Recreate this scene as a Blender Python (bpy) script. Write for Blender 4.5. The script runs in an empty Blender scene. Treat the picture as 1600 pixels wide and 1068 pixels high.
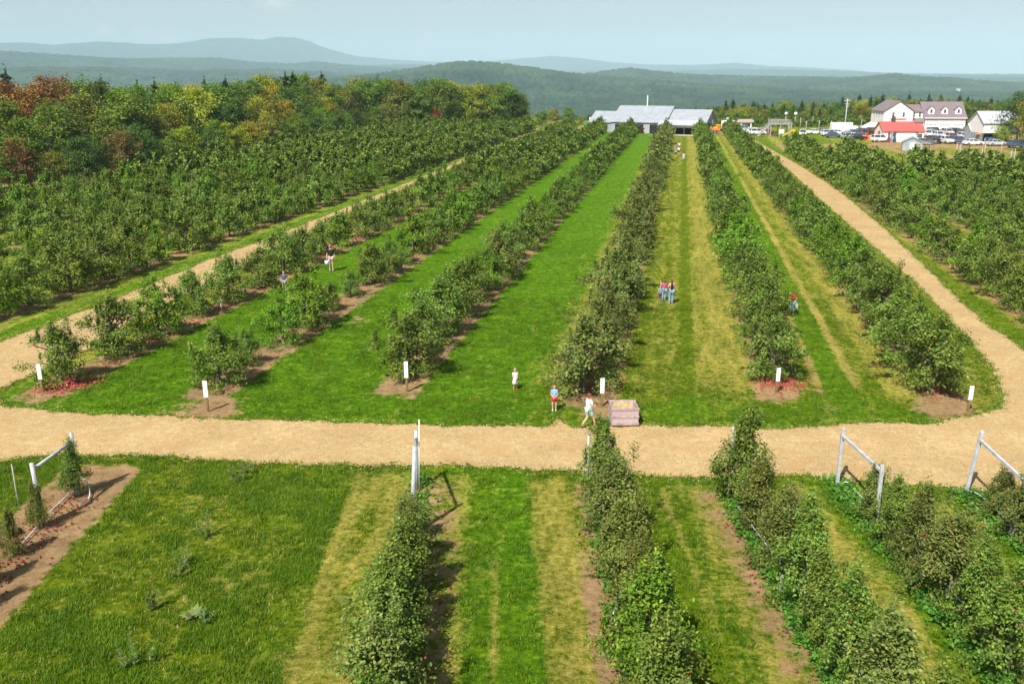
import bpy, bmesh, math, random
import numpy as np
from mathutils import Vector, Matrix
R = math.radians
rnd = random.Random(11)
rng = np.random.default_rng(11)
SC = bpy.context.scene
COL = SC.collection

# ------------------------------------------------------------------ camera
H = 15.0; F = 1400.0; TH = math.atan(414.0/F)
cam_d = bpy.data.cameras.new('camera'); cam = bpy.data.objects.new('camera', cam_d); COL.objects.link(cam)
cam.location = (0, 0, H); cam.rotation_euler = (math.pi/2-TH, 0, 0)
cam_d.sensor_width = 36; cam_d.lens = F/1600*36; cam_d.clip_start = 0.5; cam_d.clip_end = 60000
SC.camera = cam
# ------------------------------------------------------------------ sky, sun, exposure
SUN_EL = 50.0; SD = Vector((0.50, 0.87)).normalized()          # shadows fall to the right and away
w = bpy.data.worlds.new('World'); SC.world = w; w.use_nodes = True
nt = w.node_tree; nt.nodes.clear()
out = nt.nodes.new('ShaderNodeOutputWorld'); bg = nt.nodes.new('ShaderNodeBackground'); bg.inputs[1].default_value = 0.068
sky = nt.nodes.new('ShaderNodeTexSky'); sky.sky_type = 'NISHITA'; sky.sun_disc = False
sky.sun_elevation = R(SUN_EL); sky.sun_rotation = math.atan2(-SD.x, -SD.y); sky.altitude = 300; sky.dust_density = 3.0; sky.air_density = 1.0; sky.ozone_density = 2.0
hsv = nt.nodes.new('ShaderNodeHueSaturation'); hsv.inputs['Saturation'].default_value = 0.72; hsv.inputs['Value'].default_value = 1.0
nt.links.new(sky.outputs[0], hsv.inputs['Color'])
tc = nt.nodes.new('ShaderNodeTexCoord')
def wn(t, **k):
    n = nt.nodes.new(t)
    for a, b in k.items(): setattr(n, a, b)
    return n
sep = wn('ShaderNodeSeparateXYZ'); nt.links.new(tc.outputs['Generated'], sep.inputs[0])
# small fair weather clouds low over the hills
mp = wn('ShaderNodeMapping'); mp.inputs['Scale'].default_value = (16, 16, 46); nt.links.new(tc.outputs['Generated'], mp.inputs[0])
cn = wn('ShaderNodeTexNoise'); cn.inputs['Scale'].default_value = 1.0; cn.inputs['Detail'].default_value = 6; cn.inputs['Roughness'].default_value = .62
nt.links.new(mp.outputs[0], cn.inputs['Vector'])
cr = wn('ShaderNodeMapRange'); cr.inputs[1].default_value = .60; cr.inputs[2].default_value = .78; nt.links.new(cn.outputs[0], cr.inputs[0])
er = wn('ShaderNodeMapRange'); er.inputs[1].default_value = .05; er.inputs[2].default_value = .028; nt.links.new(sep.outputs[2], er.inputs[0])
mu = wn('ShaderNodeMath', operation='MULTIPLY'); nt.links.new(cr.outputs[0], mu.inputs[0]); nt.links.new(er.outputs[0], mu.inputs[1])
# one brighter puff high on the left
def spot(az, el, ra, rb):
    d = Vector((math.sin(az)*math.cos(el), math.cos(az)*math.cos(el), math.sin(el)))
    s = wn('ShaderNodeVectorMath', operation='SUBTRACT'); s.inputs[1].default_value = d; nt.links.new(tc.outputs['Generated'], s.inputs[0])
    m = wn('ShaderNodeVectorMath', operation='MULTIPLY'); m.inputs[1].default_value = (1/ra, 1/ra, 1/rb); nt.links.new(s.outputs[0], m.inputs[0])
    l = wn('ShaderNodeVectorMath', operation='LENGTH'); nt.links.new(m.outputs[0], l.inputs[0])
    r = wn('ShaderNodeMapRange'); r.inputs[1].default_value = 1.25; r.inputs[2].default_value = .35; nt.links.new(l.outputs['Value'], r.inputs[0])
    return r
def dirof(u, v):
    x = (u-800)/F; y = (534-v)/F
    d = Vector((x, math.cos(TH)+y*math.sin(TH), -math.sin(TH)+y*math.cos(TH))).normalized()
    return math.atan2(d.x, d.y), math.asin(d.z)
cn2 = wn('ShaderNodeTexNoise'); cn2.inputs['Scale'].default_value = 75; cn2.inputs['Detail'].default_value = 6
nt.links.new(tc.outputs['Generated'], cn2.inputs['Vector'])
cr2 = wn('ShaderNodeMapRange'); cr2.inputs[1].default_value = .32; cr2.inputs[2].default_value = .62; nt.links.new(cn2.outputs[0], cr2.inputs[0])
acc = mu
for (u, v, ra, rb, st) in ((425, 2, .017, .010, 1.0), (163, 48, .012, .007, .6), (221, 50, .010, .006, .5), (262, 55, .013, .006, .5), (35, 50, .016, .006, .35), (404, 60, .014, .005, .4), (665, 54, .009, .005, .5), (705, 53, .008, .004, .4), (1350, 81, .010, .004, .6), (1052, 70, .018, .003, .4), (1150, 76, .03, .006, .25), (1540, 92, .013, .004, .3), (3, 25, .008, .005, .4)):
    az, el = dirof(u, v)
    s = spot(az, el, ra, rb)
    m2 = wn('ShaderNodeMath', operation='MULTIPLY'); nt.links.new(s.outputs[0], m2.inputs[0]); nt.links.new(cr2.outputs[0], m2.inputs[1])
    m3 = wn('ShaderNodeMath', operation='MULTIPLY'); nt.links.new(m2.outputs[0], m3.inputs[0]); m3.inputs[1].default_value = st
    ad = wn('ShaderNodeMath', operation='ADD', use_clamp=True); nt.links.new(acc.outputs[0], ad.inputs[0]); nt.links.new(m3.outputs[0], ad.inputs[1]); acc = ad
sc_ = wn('ShaderNodeMath', operation='MULTIPLY'); nt.links.new(acc.outputs[0], sc_.inputs[0]); sc_.inputs[1].default_value = .6
tint = wn('ShaderNodeMix', data_type='RGBA', blend_type='MULTIPLY'); tint.inputs[0].default_value = 1; tint.inputs[7].default_value = (.90, 1.0, .96, 1)
nt.links.new(hsv.outputs[0], tint.inputs[6])
hzr = wn('ShaderNodeMapRange'); hzr.inputs[1].default_value = .30; hzr.inputs[2].default_value = .04; hzr.inputs[4].default_value = .85; nt.links.new(sep.outputs[2], hzr.inputs[0])
pale = wn('ShaderNodeMix', data_type='RGBA'); nt.links.new(hzr.outputs[0], pale.inputs[0]); nt.links.new(tint.outputs[2], pale.inputs[6]); pale.inputs[7].default_value = (6.1, 6.7, 6.9, 1)
mix = wn('ShaderNodeMix', data_type='RGBA'); nt.links.new(sc_.outputs[0], mix.inputs[0]); nt.links.new(pale.outputs[2], mix.inputs[6]); mix.inputs[7].default_value = (9.5, 9.0, 9.3, 1)
nt.links.new(mix.outputs[2], bg.inputs[0]); nt.links.new(bg.outputs[0], out.inputs[0])
sl = bpy.data.lights.new('sun', 'SUN'); sl.energy = 5.0; sl.angle = R(.5); sl.color = (1, .95, .87)
sun = bpy.data.objects.new('sun', sl); COL.objects.link(sun)
ld = Vector((SD.x*math.cos(R(SUN_EL)), SD.y*math.cos(R(SUN_EL)), -math.sin(R(SUN_EL))))
sun.rotation_euler = ld.to_track_quat('-Z', 'Y').to_euler()
SC.view_settings.view_transform = 'Standard'; SC.view_settings.look = 'None'; SC.view_settings.gamma = 1; SC.view_settings.exposure = 0.60
SC.render.engine = 'CYCLES'; SC.cycles.use_denoising = True; SC.cycles.max_bounces = 5; SC.cycles.diffuse_bounces = 2; SC.cycles.glossy_bounces = 2
SC.cycles.transmission_bounces = 4; SC.cycles.transparent_max_bounces = 6; SC.cycles.volume_bounces = 1; SC.cycles.use_adaptive_sampling = True; SC.cycles.adaptive_threshold = .02

# ------------------------------------------------------------------ measuring helpers (photo pixel -> point on the flat ground)
def G(u, v, h=0.0):
    y = (v-534)/F; x = (u-800)/F
    dz = -math.sin(TH)-y*math.cos(TH); dy = math.cos(TH)-y*math.sin(TH)
    k = (H-h)/(-dz)
    return Vector((x*k, dy*k, h))
def HT(v, D):            # height of something at ground distance D whose top shows at row v
    y = (v-534)/F
    return H - D*math.tan(TH+math.atan(y))
def pxm(D, h=0):         # pixels per metre at distance D
    return F/(D*math.cos(TH)+(H-h)*math.sin(TH))
CM = math.cos(TH)/H
def vpx(vx): return (vx-800)/F*math.cos(TH)       # tan of the heading
TA, TB = vpx(1068), vpx(768)
def m_of(x, y, t): return (x - y*t)*CM
def x_of(m, y, t): return m/CM + y*t

# ------------------------------------------------------------------ materials
MAT = {}
def newmat(name):
    m = bpy.data.materials.new(name); m.use_nodes = True; n = m.node_tree; n.nodes.clear(); MAT[name] = m
    o = n.nodes.new('ShaderNodeOutputMaterial'); return m, n, o
def N(n, t, **k):
    a = n.nodes.new(t)
    for x, y in k.items(): setattr(a, x, y)
    return a
def L(n, a, b): n.links.new(a, b)
def c4(c): return (c[0], c[1], c[2], 1)
def noise(n, scale, detail=4, rough=.55, vec=None, dim=None):
    a = N(n, 'ShaderNodeTexNoise'); a.inputs['Scale'].default_value = scale; a.inputs['Detail'].default_value = detail; a.inputs['Roughness'].default_value = rough
    if vec is not None: L(n, vec, a.inputs['Vector'])
    return a
def mixc(n, fac, a, b, mode='MIX'):
    m = N(n, 'ShaderNodeMix', data_type='RGBA', blend_type=mode)
    for s, v in ((0, fac), (6, a), (7, b)):
        if hasattr(v, 'links'): L(n, v, m.inputs[s])
        elif isinstance(v, (int, float)): m.inputs[s].default_value = v
        else: m.inputs[s].default_value = c4(v)
    return m.outputs[2]
def mr(n, v, a, b, c=0, d=1, smooth=False):
    m = N(n, 'ShaderNodeMapRange'); L(n, v, m.inputs[0])
    if smooth: m.interpolation_type = 'SMOOTHSTEP'
    for i, q in enumerate((a, b, c, d)): m.inputs[i+1].default_value = q
    return m.outputs[0]
def mth(n, op, a, b=0.0, clamp=False):
    m = N(n, 'ShaderNodeMath', operation=op, use_clamp=clamp)
    for i, v in enumerate((a, b)):
        if hasattr(v, 'links'): L(n, v, m.inputs[i])
        else: m.inputs[i].default_value = v
    return m.outputs[0]
def pmat(name, col, rough=.7, var=.12, scale=3.0, metal=0, spec=.4, bump=0.0, col2=None):
    m, n, o = newmat(name); b = N(n, 'ShaderNodeBsdfPrincipled'); L(n, b.outputs[0], o.inputs[0])
    t = N(n, 'ShaderNodeTexCoord')
    a = noise(n, scale, 5, .6, t.outputs['Object'])
    c2 = col2 or tuple(x*(1-var*2) for x in col)
    f = mr(n, a.outputs[0], .35, .65)
    L(n, mixc(n, f, c2, tuple(min(1, x*(1+var)) for x in col)), b.inputs['Base Color'])
    b.inputs['Roughness'].default_value = rough; b.inputs['Metallic'].default_value = metal; b.inputs['Specular IOR Level'].default_value = spec
    if bump:
        bp = N(n, 'ShaderNodeBump'); bp.inputs['Strength'].default_value = bump; bp.inputs['Distance'].default_value = .03
        a2 = noise(n, scale*6, 4, .6, t.outputs['Object']); L(n, a2.outputs[0], bp.inputs['Height']); L(n, bp.outputs[0], b.inputs['Normal'])
    return m
def leafmat(name, cols, objcol=False, trans=.15, rough=.55, spec=.18):
    """cols: list of (pos, colour) picked per leaf"""
    m, n, o = newmat(name)
    g = N(n, 'ShaderNodeNewGeometry'); r = N(n, 'ShaderNodeValToRGB'); r.color_ramp.interpolation = 'LINEAR'
    el = r.color_ramp.elements
    while len(el) > 1: el.remove(el[-1])
    el[0].position = cols[0][0]; el[0].color = c4(cols[0][1])
    for p, c in cols[1:]:
        e = el.new(p); e.color = c4(c)
    L(n, g.outputs['Random Per Island'], r.inputs[0])
    col = mixc(n, 1.0, r.outputs[0], (.85, 1.04, .64) if name.startswith('apple') else (1, 1, 1), 'MULTIPLY')
    oi = N(n, 'ShaderNodeObjectInfo')
    if objcol: col = mixc(n, 1.0, col, oi.outputs['Color'], 'MULTIPLY')
    # whole limbs differ a little from one another
    t = N(n, 'ShaderNodeTexCoord'); a = noise(n, .9 if not objcol else .28, 3, .6, t.outputs['Object'])
    col = mixc(n, mr(n, a.outputs[0], .38, .64), mixc(n, 1.0, col, (.80, .84, .74), 'MULTIPLY'), mixc(n, 1.0, col, (1.22, 1.14, 1.05), 'MULTIPLY'))
    hs = N(n, 'ShaderNodeHueSaturation'); L(n, col, hs.inputs['Color'])
    L(n, mr(n, oi.outputs['Random'], 0, 1, .84, 1.16), hs.inputs['Value']); L(n, mr(n, oi.outputs['Random'], 0, 1, .485, .512), hs.inputs['Hue'])
    col = hs.outputs[0]
    b = N(n, 'ShaderNodeBsdfPrincipled'); L(n, col, b.inputs['Base Color']); b.inputs['Roughness'].default_value = rough; b.inputs['Specular IOR Level'].default_value = spec
    tr = N(n, 'ShaderNodeBsdfTranslucent'); L(n, mixc(n, 1.0, col, (1.25, 1.35, .6), 'MULTIPLY'), tr.inputs[0])
    ms = N(n, 'ShaderNodeMixShader'); ms.inputs[0].default_value = trans; L(n, b.outputs[0], ms.inputs[1]); L(n, tr.outputs[0], ms.inputs[2]); L(n, ms.outputs[0], o.inputs[0])
    return m
APPLE = [(0, (.070, .110, .018)), (.3, (.115, .165, .030)), (.6, (.160, .210, .045)), (.85, (.205, .240, .075)), (.96, (.28, .29, .14)), (1, (.32, .32, .06))]
leafmat('apple_leaf', APPLE)
leafmat('apple_leaf_grey', [(0, (.085, .105, .030)), (.4, (.145, .170, .055)), (.7, (.20, .21, .080)), (.92, (.26, .235, .11)), (1, (.28, .20, .09))])
leafmat('apple_leaf_lime', [(0, (.065, .125, .014)), (.5, (.13, .215, .026)), (.85, (.20, .285, .045)), (1, (.34, .35, .05))])
leafmat('apple_leaf_brown', [(0, (.085, .105, .028)), (.5, (.155, .175, .050)), (.8, (.22, .215, .07)), (1, (.28, .21, .08))])
leafmat('forest_leaf', [(0, (.6, .65, .45)), (.5, (1.15, 1.2, .95)), (.85, (1.45, 1.45, 1.2)), (1, (1.8, 1.7, 1.3))], objcol=True, trans=.22)
leafmat('needle', [(0, (.030, .060, .020)), (.6, (.050, .100, .032)), (1, (.085, .145, .045))], objcol=False, trans=.1)
leafmat('weed_leaf', [(0, (.05, .14, .02)), (.6, (.08, .24, .03)), (1, (.14, .32, .05))], trans=.25)
leafmat('grey_weed_leaf', [(0, (.11, .18, .05)), (1, (.22, .28, .10))], trans=.15)
leafmat('grass_blade', [(0, (.060, .135, .002)), (.5, (.10, .21, .006)), (.85, (.16, .26, .012)), (1, (.20, .27, .03))], trans=.3)
leafmat('straw_blade', [(0, (.30, .21, .08)), (.6, (.48, .34, .15)), (1, (.62, .46, .22))], trans=.1)
pmat('bark', (.16, .125, .10), .95, .3, 8, bump=.6)
pmat('forest_bark', (.26, .23, .20), .95, .3, 3, bump=.4)
pmat('apple_red', (.30, .028, .03), .35, .3, 40)
pmat('apple_pink', (.50, .09, .07), .4, .3, 40)
pmat('weathered_post', (.46, .46, .49), .8, .12, 5, bump=.3)
pmat('post_wood', (.23, .15, .07), .9, .2, 10, bump=.4)
pmat('sign_white', (.84, .85, .88), .5, .04, 3)
pmat('crate_wood', (.42, .32, .33), .85, .2, 7, bump=.4)
pmat('crate_inside', (.60, .45, .25), .85, .15, 7)
pmat('hose_white', (.62, .65, .70), .5, .1, 3)
pmat('wire', (.4, .4, .42), .5, .1, 3, metal=.6)
pmat('skin', (.62, .36, .26), .55, .05, 5)
pmat('metal_roof', (.50, .53, .58), .42, .05, .5, metal=.15)
pmat('metal_roof_pale', (.50, .52, .56), .42, .05, .5, metal=.15)
pmat('barn_grey', (.33, .35, .38), .8, .1, 1.2)
pmat('barn_dark', (.12, .10, .09), .9, .2, 1.2)
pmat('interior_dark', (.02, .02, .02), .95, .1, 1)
pmat('white_paint', (.80, .80, .79), .6, .03, 1)
pmat('white_siding', (.78, .76, .74), .65, .03, 1)
pmat('shingle_mauve', (.20, .155, .17), .9, .1, 4, bump=.4)
pmat('roof_red', (.58, .10, .09), .6, .08, 1.5)
pmat('blue_grey', (.28, .33, .38), .7, .1, 2)
pmat('glass_dark', (.05, .06, .075), .12, .1, 2, spec=.8)
pmat('concrete', (.50, .44, .38), .9, .1, .6, bump=.3)
pmat('tyre', (.02, .02, .022), .85, .1, 5)
pmat('rim', (.45, .46, .48), .35, .05, 5, metal=.8)
pmat('lamp_clear', (.8, .8, .78), .2, .02, 5)
pmat('lamp_red', (.4, .01, .01), .3, .02, 5)
pmat('grey_wood', (.36, .33, .33), .9, .15, 3)
pmat('orange_paint', (.72, .20, .02), .5, .1, 3)
pmat('yellow_paint', (.80, .48, .02), .5, .08, 3)
pmat('red_paint', (.60, .03, .02), .45, .08, 3)
pmat('green_paint', (.10, .30, .16), .5, .1, 3)
pmat('teal_net', (.20, .36, .36), .8, .1, 3)
pmat('blue_paint', (.10, .17, .30), .45, .08, 3)
pmat('hay', (.52, .38, .16), .95, .2, 6)
for nm, c in dict(cloth_white=(.78, .78, .80), cloth_pink_white=(.78, .66, .68), cloth_blue=(.25, .38, .60), cloth_red=(.62, .03, .04), cloth_teal=(.36, .58, .56), cloth_black=(.02, .018, .022), cloth_navy=(.06, .11, .19), cloth_tan=(.55, .42, .36), cloth_jeans=(.22, .36, .55), cloth_magenta=(.62, .10, .26), cloth_cyan=(.12, .40, .45), cloth_maroon=(.22, .06, .08), cloth_yellow=(.72, .66, .34), cloth_grey=(.35, .36, .38), hair_brown=(.14, .07, .04), hair_red=(.22, .06, .035), hair_blond=(.45, .30, .15), hair_dark=(.03, .02, .015), plastic_pale=(.70, .76, .82)).items():
    pmat(nm, c, .8, .1, 12, spec=.2)
for nm, c in dict(white=(.75, .76, .78), silver=(.50, .53, .56), black=(.018, .018, .022), blue=(.06, .10, .18), grey=(.16, .17, .19), teal=(.30, .42, .44), maroon=(.18, .03, .04)).items():
    pmat('paint_'+nm, c, .3, .03, 1, spec=.6)
# vertical board siding with ribs, in the object's own axes
def ribmat(name, col, freq, rough=.5, axis=0, depth=.4, metal=0.):
    m, n, o = newmat(name); b = N(n, 'ShaderNodeBsdfPrincipled'); L(n, b.outputs[0], o.inputs[0])
    t = N(n, 'ShaderNodeTexCoord'); s = N(n, 'ShaderNodeSeparateXYZ'); L(n, t.outputs['Object'], s.inputs[0])
    v = mth(n, 'FRACT', mth(n, 'MULTIPLY', s.outputs[axis], freq))
    k = mr(n, v, 0, .12)
    a = noise(n, .7, 5, .6, t.outputs['Object'])
    c = mixc(n, mr(n, a.outputs[0], .35, .65), tuple(x*.84 for x in col), tuple(x*1.06 for x in col))
    c = mixc(n, k, tuple(x*.75 for x in col), c)
    L(n, c, b.inputs['Base Color']); b.inputs['Roughness'].default_value = rough; b.inputs['Metallic'].default_value = metal
    bp = N(n, 'ShaderNodeBump'); bp.inputs['Strength'].default_value = depth; bp.inputs['Distance'].default_value = .03; L(n, k, bp.inputs['Height']); L(n, bp.outputs[0], b.inputs['Normal'])
    return m
ribmat('roof_ribbed', (.40, .43, .475), 1.6, .4, 0, .5, .2)
ribmat('barn_board', (.34, .37, .41), 3.0, .8, 0, .4)
ribmat('clapboard', (.80, .78, .76), 5.0, .6, 2, .3)
ribmat('crate_slat', (.45, .345, .355), 9.0, .85, 0, .6)

def ground_material():
    m, n, o = newmat('ground_cover')
    b = N(n, 'ShaderNodeBsdfPrincipled'); L(n, b.outputs[0], o.inputs[0]); b.inputs['Roughness'].default_value = .95; b.inputs['Specular IOR Level'].default_value = .1
    g = N(n, 'ShaderNodeNewGeometry'); P = g.outputs['Position']
    rot = N(n, 'ShaderNodeMapping'); rot.inputs['Rotation'].default_value = (0, 0, math.atan(TA)); L(n, P, rot.inputs[0])
    st = N(n, 'ShaderNodeMapping'); st.inputs['Scale'].default_value = (1, .16, 1); L(n, rot.outputs[0], st.inputs[0])
    n_big = noise(n, .22, 5, .6, P); n_mid = noise(n, 1.5, 7, .72, P); n_fin = noise(n, 4.2, 8, .78, P); n_str = noise(n, 1.6, 6, .6, st.outputs[0]); n_gr = noise(n, 24, 4, .8, P)
    ad = N(n, 'ShaderNodeAttribute', attribute_name='dry'); ai = N(n, 'ShaderNodeAttribute', attribute_name='dirt'); al = N(n, 'ShaderNodeAttribute', attribute_name='lush')
    # green
    gr = mixc(n, mr(n, n_mid.outputs[0], .36, .64), (.048, .145, .000), (.125, .275, .003))
    gr = mixc(n, mr(n, n_fin.outputs[0], .36, .64), mixc(n, 1.0, gr, (.28, .40, .15), 'MULTIPLY'), mixc(n, 1.0, gr, (1.55, 1.35, 2.0), 'MULTIPLY'))
    gr2 = mixc(n, mr(n, n_mid.outputs[0], .36, .64), (.075, .115, .000), (.180, .215, .005))
    gr2 = mixc(n, mr(n, n_fin.outputs[0], .36, .64), mixc(n, 1.0, gr2, (.34, .44, .2), 'MULTIPLY'), mixc(n, 1.0, gr2, (1.5, 1.35, 2.0), 'MULTIPLY'))
    lf = mth(n, 'ADD', al.outputs['Fac'], mth(n, 'MULTIPLY', mth(n, 'SUBTRACT', n_str.outputs[0], .5), 1.1), clamp=True)
    gr = mixc(n, lf, gr2, gr)
    # straw
    sw = mixc(n, mr(n, n_fin.outputs[0], .3, .7), (.24, .23, .020), (.60, .49, .125))
    sw = mixc(n, mr(n, n_gr.outputs[0], .35, .65), mixc(n, 1.0, sw, (.8, .8, .78), 'MULTIPLY'), sw)
    df = mth(n, 'ADD', ad.outputs['Fac'], mth(n, 'ADD', mth(n, 'MULTIPLY', mth(n, 'SUBTRACT', n_fin.outputs[0], .5), 1.9), mth(n, 'ADD', mth(n, 'MULTIPLY', mth(n, 'SUBTRACT', n_mid.outputs[0], .5), 1.3), mth(n, 'MULTIPLY', mth(n, 'SUBTRACT', n_str.outputs[0], .5), 1.9))))
    df = mr(n, df, .22, 1.08)
    c = mixc(n, df, gr, sw)
    dt = mixc(n, mr(n, n_mid.outputs[0], .3, .7), (.30, .175, .085), (.54, .38, .195))
    dt = mixc(n, mr(n, n_fin.outputs[0], .35, .7), mixc(n, 1.0, dt, (.62, .6, .58), 'MULTIPLY'), dt)
    dt = mixc(n, mr(n, n_gr.outputs[0], .5, .66), dt, mixc(n, 1.0, dt, (1.25, 1.2, 1.1), 'MULTIPLY'))
    rf = mth(n, 'ADD', ai.outputs['Fac'], mth(n, 'ADD', mth(n, 'MULTIPLY', mth(n, 'SUBTRACT', n_fin.outputs[0], .5), .9), mth(n, 'MULTIPLY', mth(n, 'SUBTRACT', n_mid.outputs[0], .5), 2.6)))
    c = mixc(n, mr(n, rf, .36, .74), c, dt)
    c = mixc(n, mr(n, n_big.outputs[0], .3, .7), mixc(n, 1.0, c, (.78, .80, .80), 'MULTIPLY'), mixc(n, 1.0, c, (1.16, 1.12, 1.1), 'MULTIPLY'))
    L(n, c, b.inputs['Base Color'])
    bp = N(n, 'ShaderNodeBump'); bp.inputs['Strength'].default_value = 1.0; bp.inputs['Distance'].default_value = .11
    L(n, mth(n, 'ADD', n_fin.outputs[0], mth(n, 'MULTIPLY', n_gr.outputs[0], .5)), bp.inputs['Height']); L(n, bp.outputs[0], b.inputs['Normal'])
ground_material()
def track_material():
    m, n, o = newmat('wood_chips')
    b = N(n, 'ShaderNodeBsdfPrincipled'); L(n, b.outputs[0], o.inputs[0]); b.inputs['Roughness'].default_value = .95; b.inputs['Specular IOR Level'].default_value = .1
    g = N(n, 'ShaderNodeNewGeometry'); P = g.outputs['Position']
    a = noise(n, .35, 5, .6, P); c_ = noise(n, 3, 7, .7, P); d = N(n, 'ShaderNodeTexVoronoi'); d.inputs['Scale'].default_value = 17; L(n, P, d.inputs['Vector'])
    sm = N(n, 'ShaderNodeMapping'); sm.inputs['Scale'].default_value = (.12, 1, 1); L(n, P, sm.inputs[0]); e = noise(n, 2.2, 5, .6, sm.outputs[0])
    c = mixc(n, mr(n, a.outputs[0], .3, .7), (.41, .295, .145), (.53, .395, .200))
    c = mixc(n, mr(n, c_.outputs[0], .32, .68), mixc(n, 1.0, c, (.80, .77, .72), 'MULTIPLY'), mixc(n, 1.0, c, (1.08, 1.08, 1.10), 'MULTIPLY'))
    c = mixc(n, mr(n, e.outputs[0], .52, .72, 0, .4), c, (.47, .29, .15))
    c = mixc(n, mr(n, d.outputs['Color'], .1, .9), mixc(n, 1.0, c, (.76, .72, .68), 'MULTIPLY'), mixc(n, 1.0, c, (1.10, 1.12, 1.15), 'MULTIPLY'))
    wp = noise(n, .9, 4, .6, P); c = mixc(n, mr(n, wp.outputs[0], .50, .66, 0, .6), c, (.40, .245, .105))
    L(n, c, b.inputs['Base Color'])
    bp = N(n, 'ShaderNodeBump'); bp.inputs['Strength'].default_value = .8; bp.inputs['Distance'].default_value = .04
    L(n, mth(n, 'ADD', c_.outputs[0], mth(n, 'MULTIPLY', d.outputs[0], .4)), bp.inputs['Height']); L(n, bp.outputs[0], b.inputs['Normal'])
track_material()
def hill_material():
    m, n, o = newmat('wooded_hill')
    b = N(n, 'ShaderNodeBsdfPrincipled'); L(n, b.outputs[0], o.inputs[0]); b.inputs['Roughness'].default_value = .95; b.inputs['Specular IOR Level'].default_value = .05
    g = N(n, 'ShaderNodeNewGeometry'); P = g.outputs['Position']
    at = N(n, 'ShaderNodeAttribute', attribute_name='tint')
    r = N(n, 'ShaderNodeValToRGB'); el = r.color_ramp.elements; el[0].color = (.010, .028, .018, 1); el[1].color = (.085, .10, .045, 1)
    e = el.new(.35); e.color = (.030, .062, .030, 1); e = el.new(.75); e.color = (.062, .095, .04, 1); L(n, at.outputs['Fac'], r.inputs[0])
    a = noise(n, .003, 5, .6, P); c2 = noise(n, .12, 3, .7, P)
    c = mixc(n, mr(n, a.outputs[0], .35, .65), mixc(n, 1.0, r.outputs[0], (.45, .55, .65), 'MULTIPLY'), mixc(n, 1.0, r.outputs[0], (.75, .90, .95), 'MULTIPLY'))
    c = mixc(n, mr(n, c2.outputs[0], .3, .7), mixc(n, 1.0, c, (.75, .75, .75), 'MULTIPLY'), mixc(n, 1.0, c, (1.25, 1.25, 1.2), 'MULTIPLY'))
    L(n, c, b.inputs['Base Color'])
    bp = N(n, 'ShaderNodeBump'); bp.inputs['Strength'].default_value = .7; bp.inputs['Distance'].default_value = 3
    L(n, c2.outputs[0], bp.inputs['Height']); L(n, bp.outputs[0], b.inputs['Normal'])
hill_material()

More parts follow.
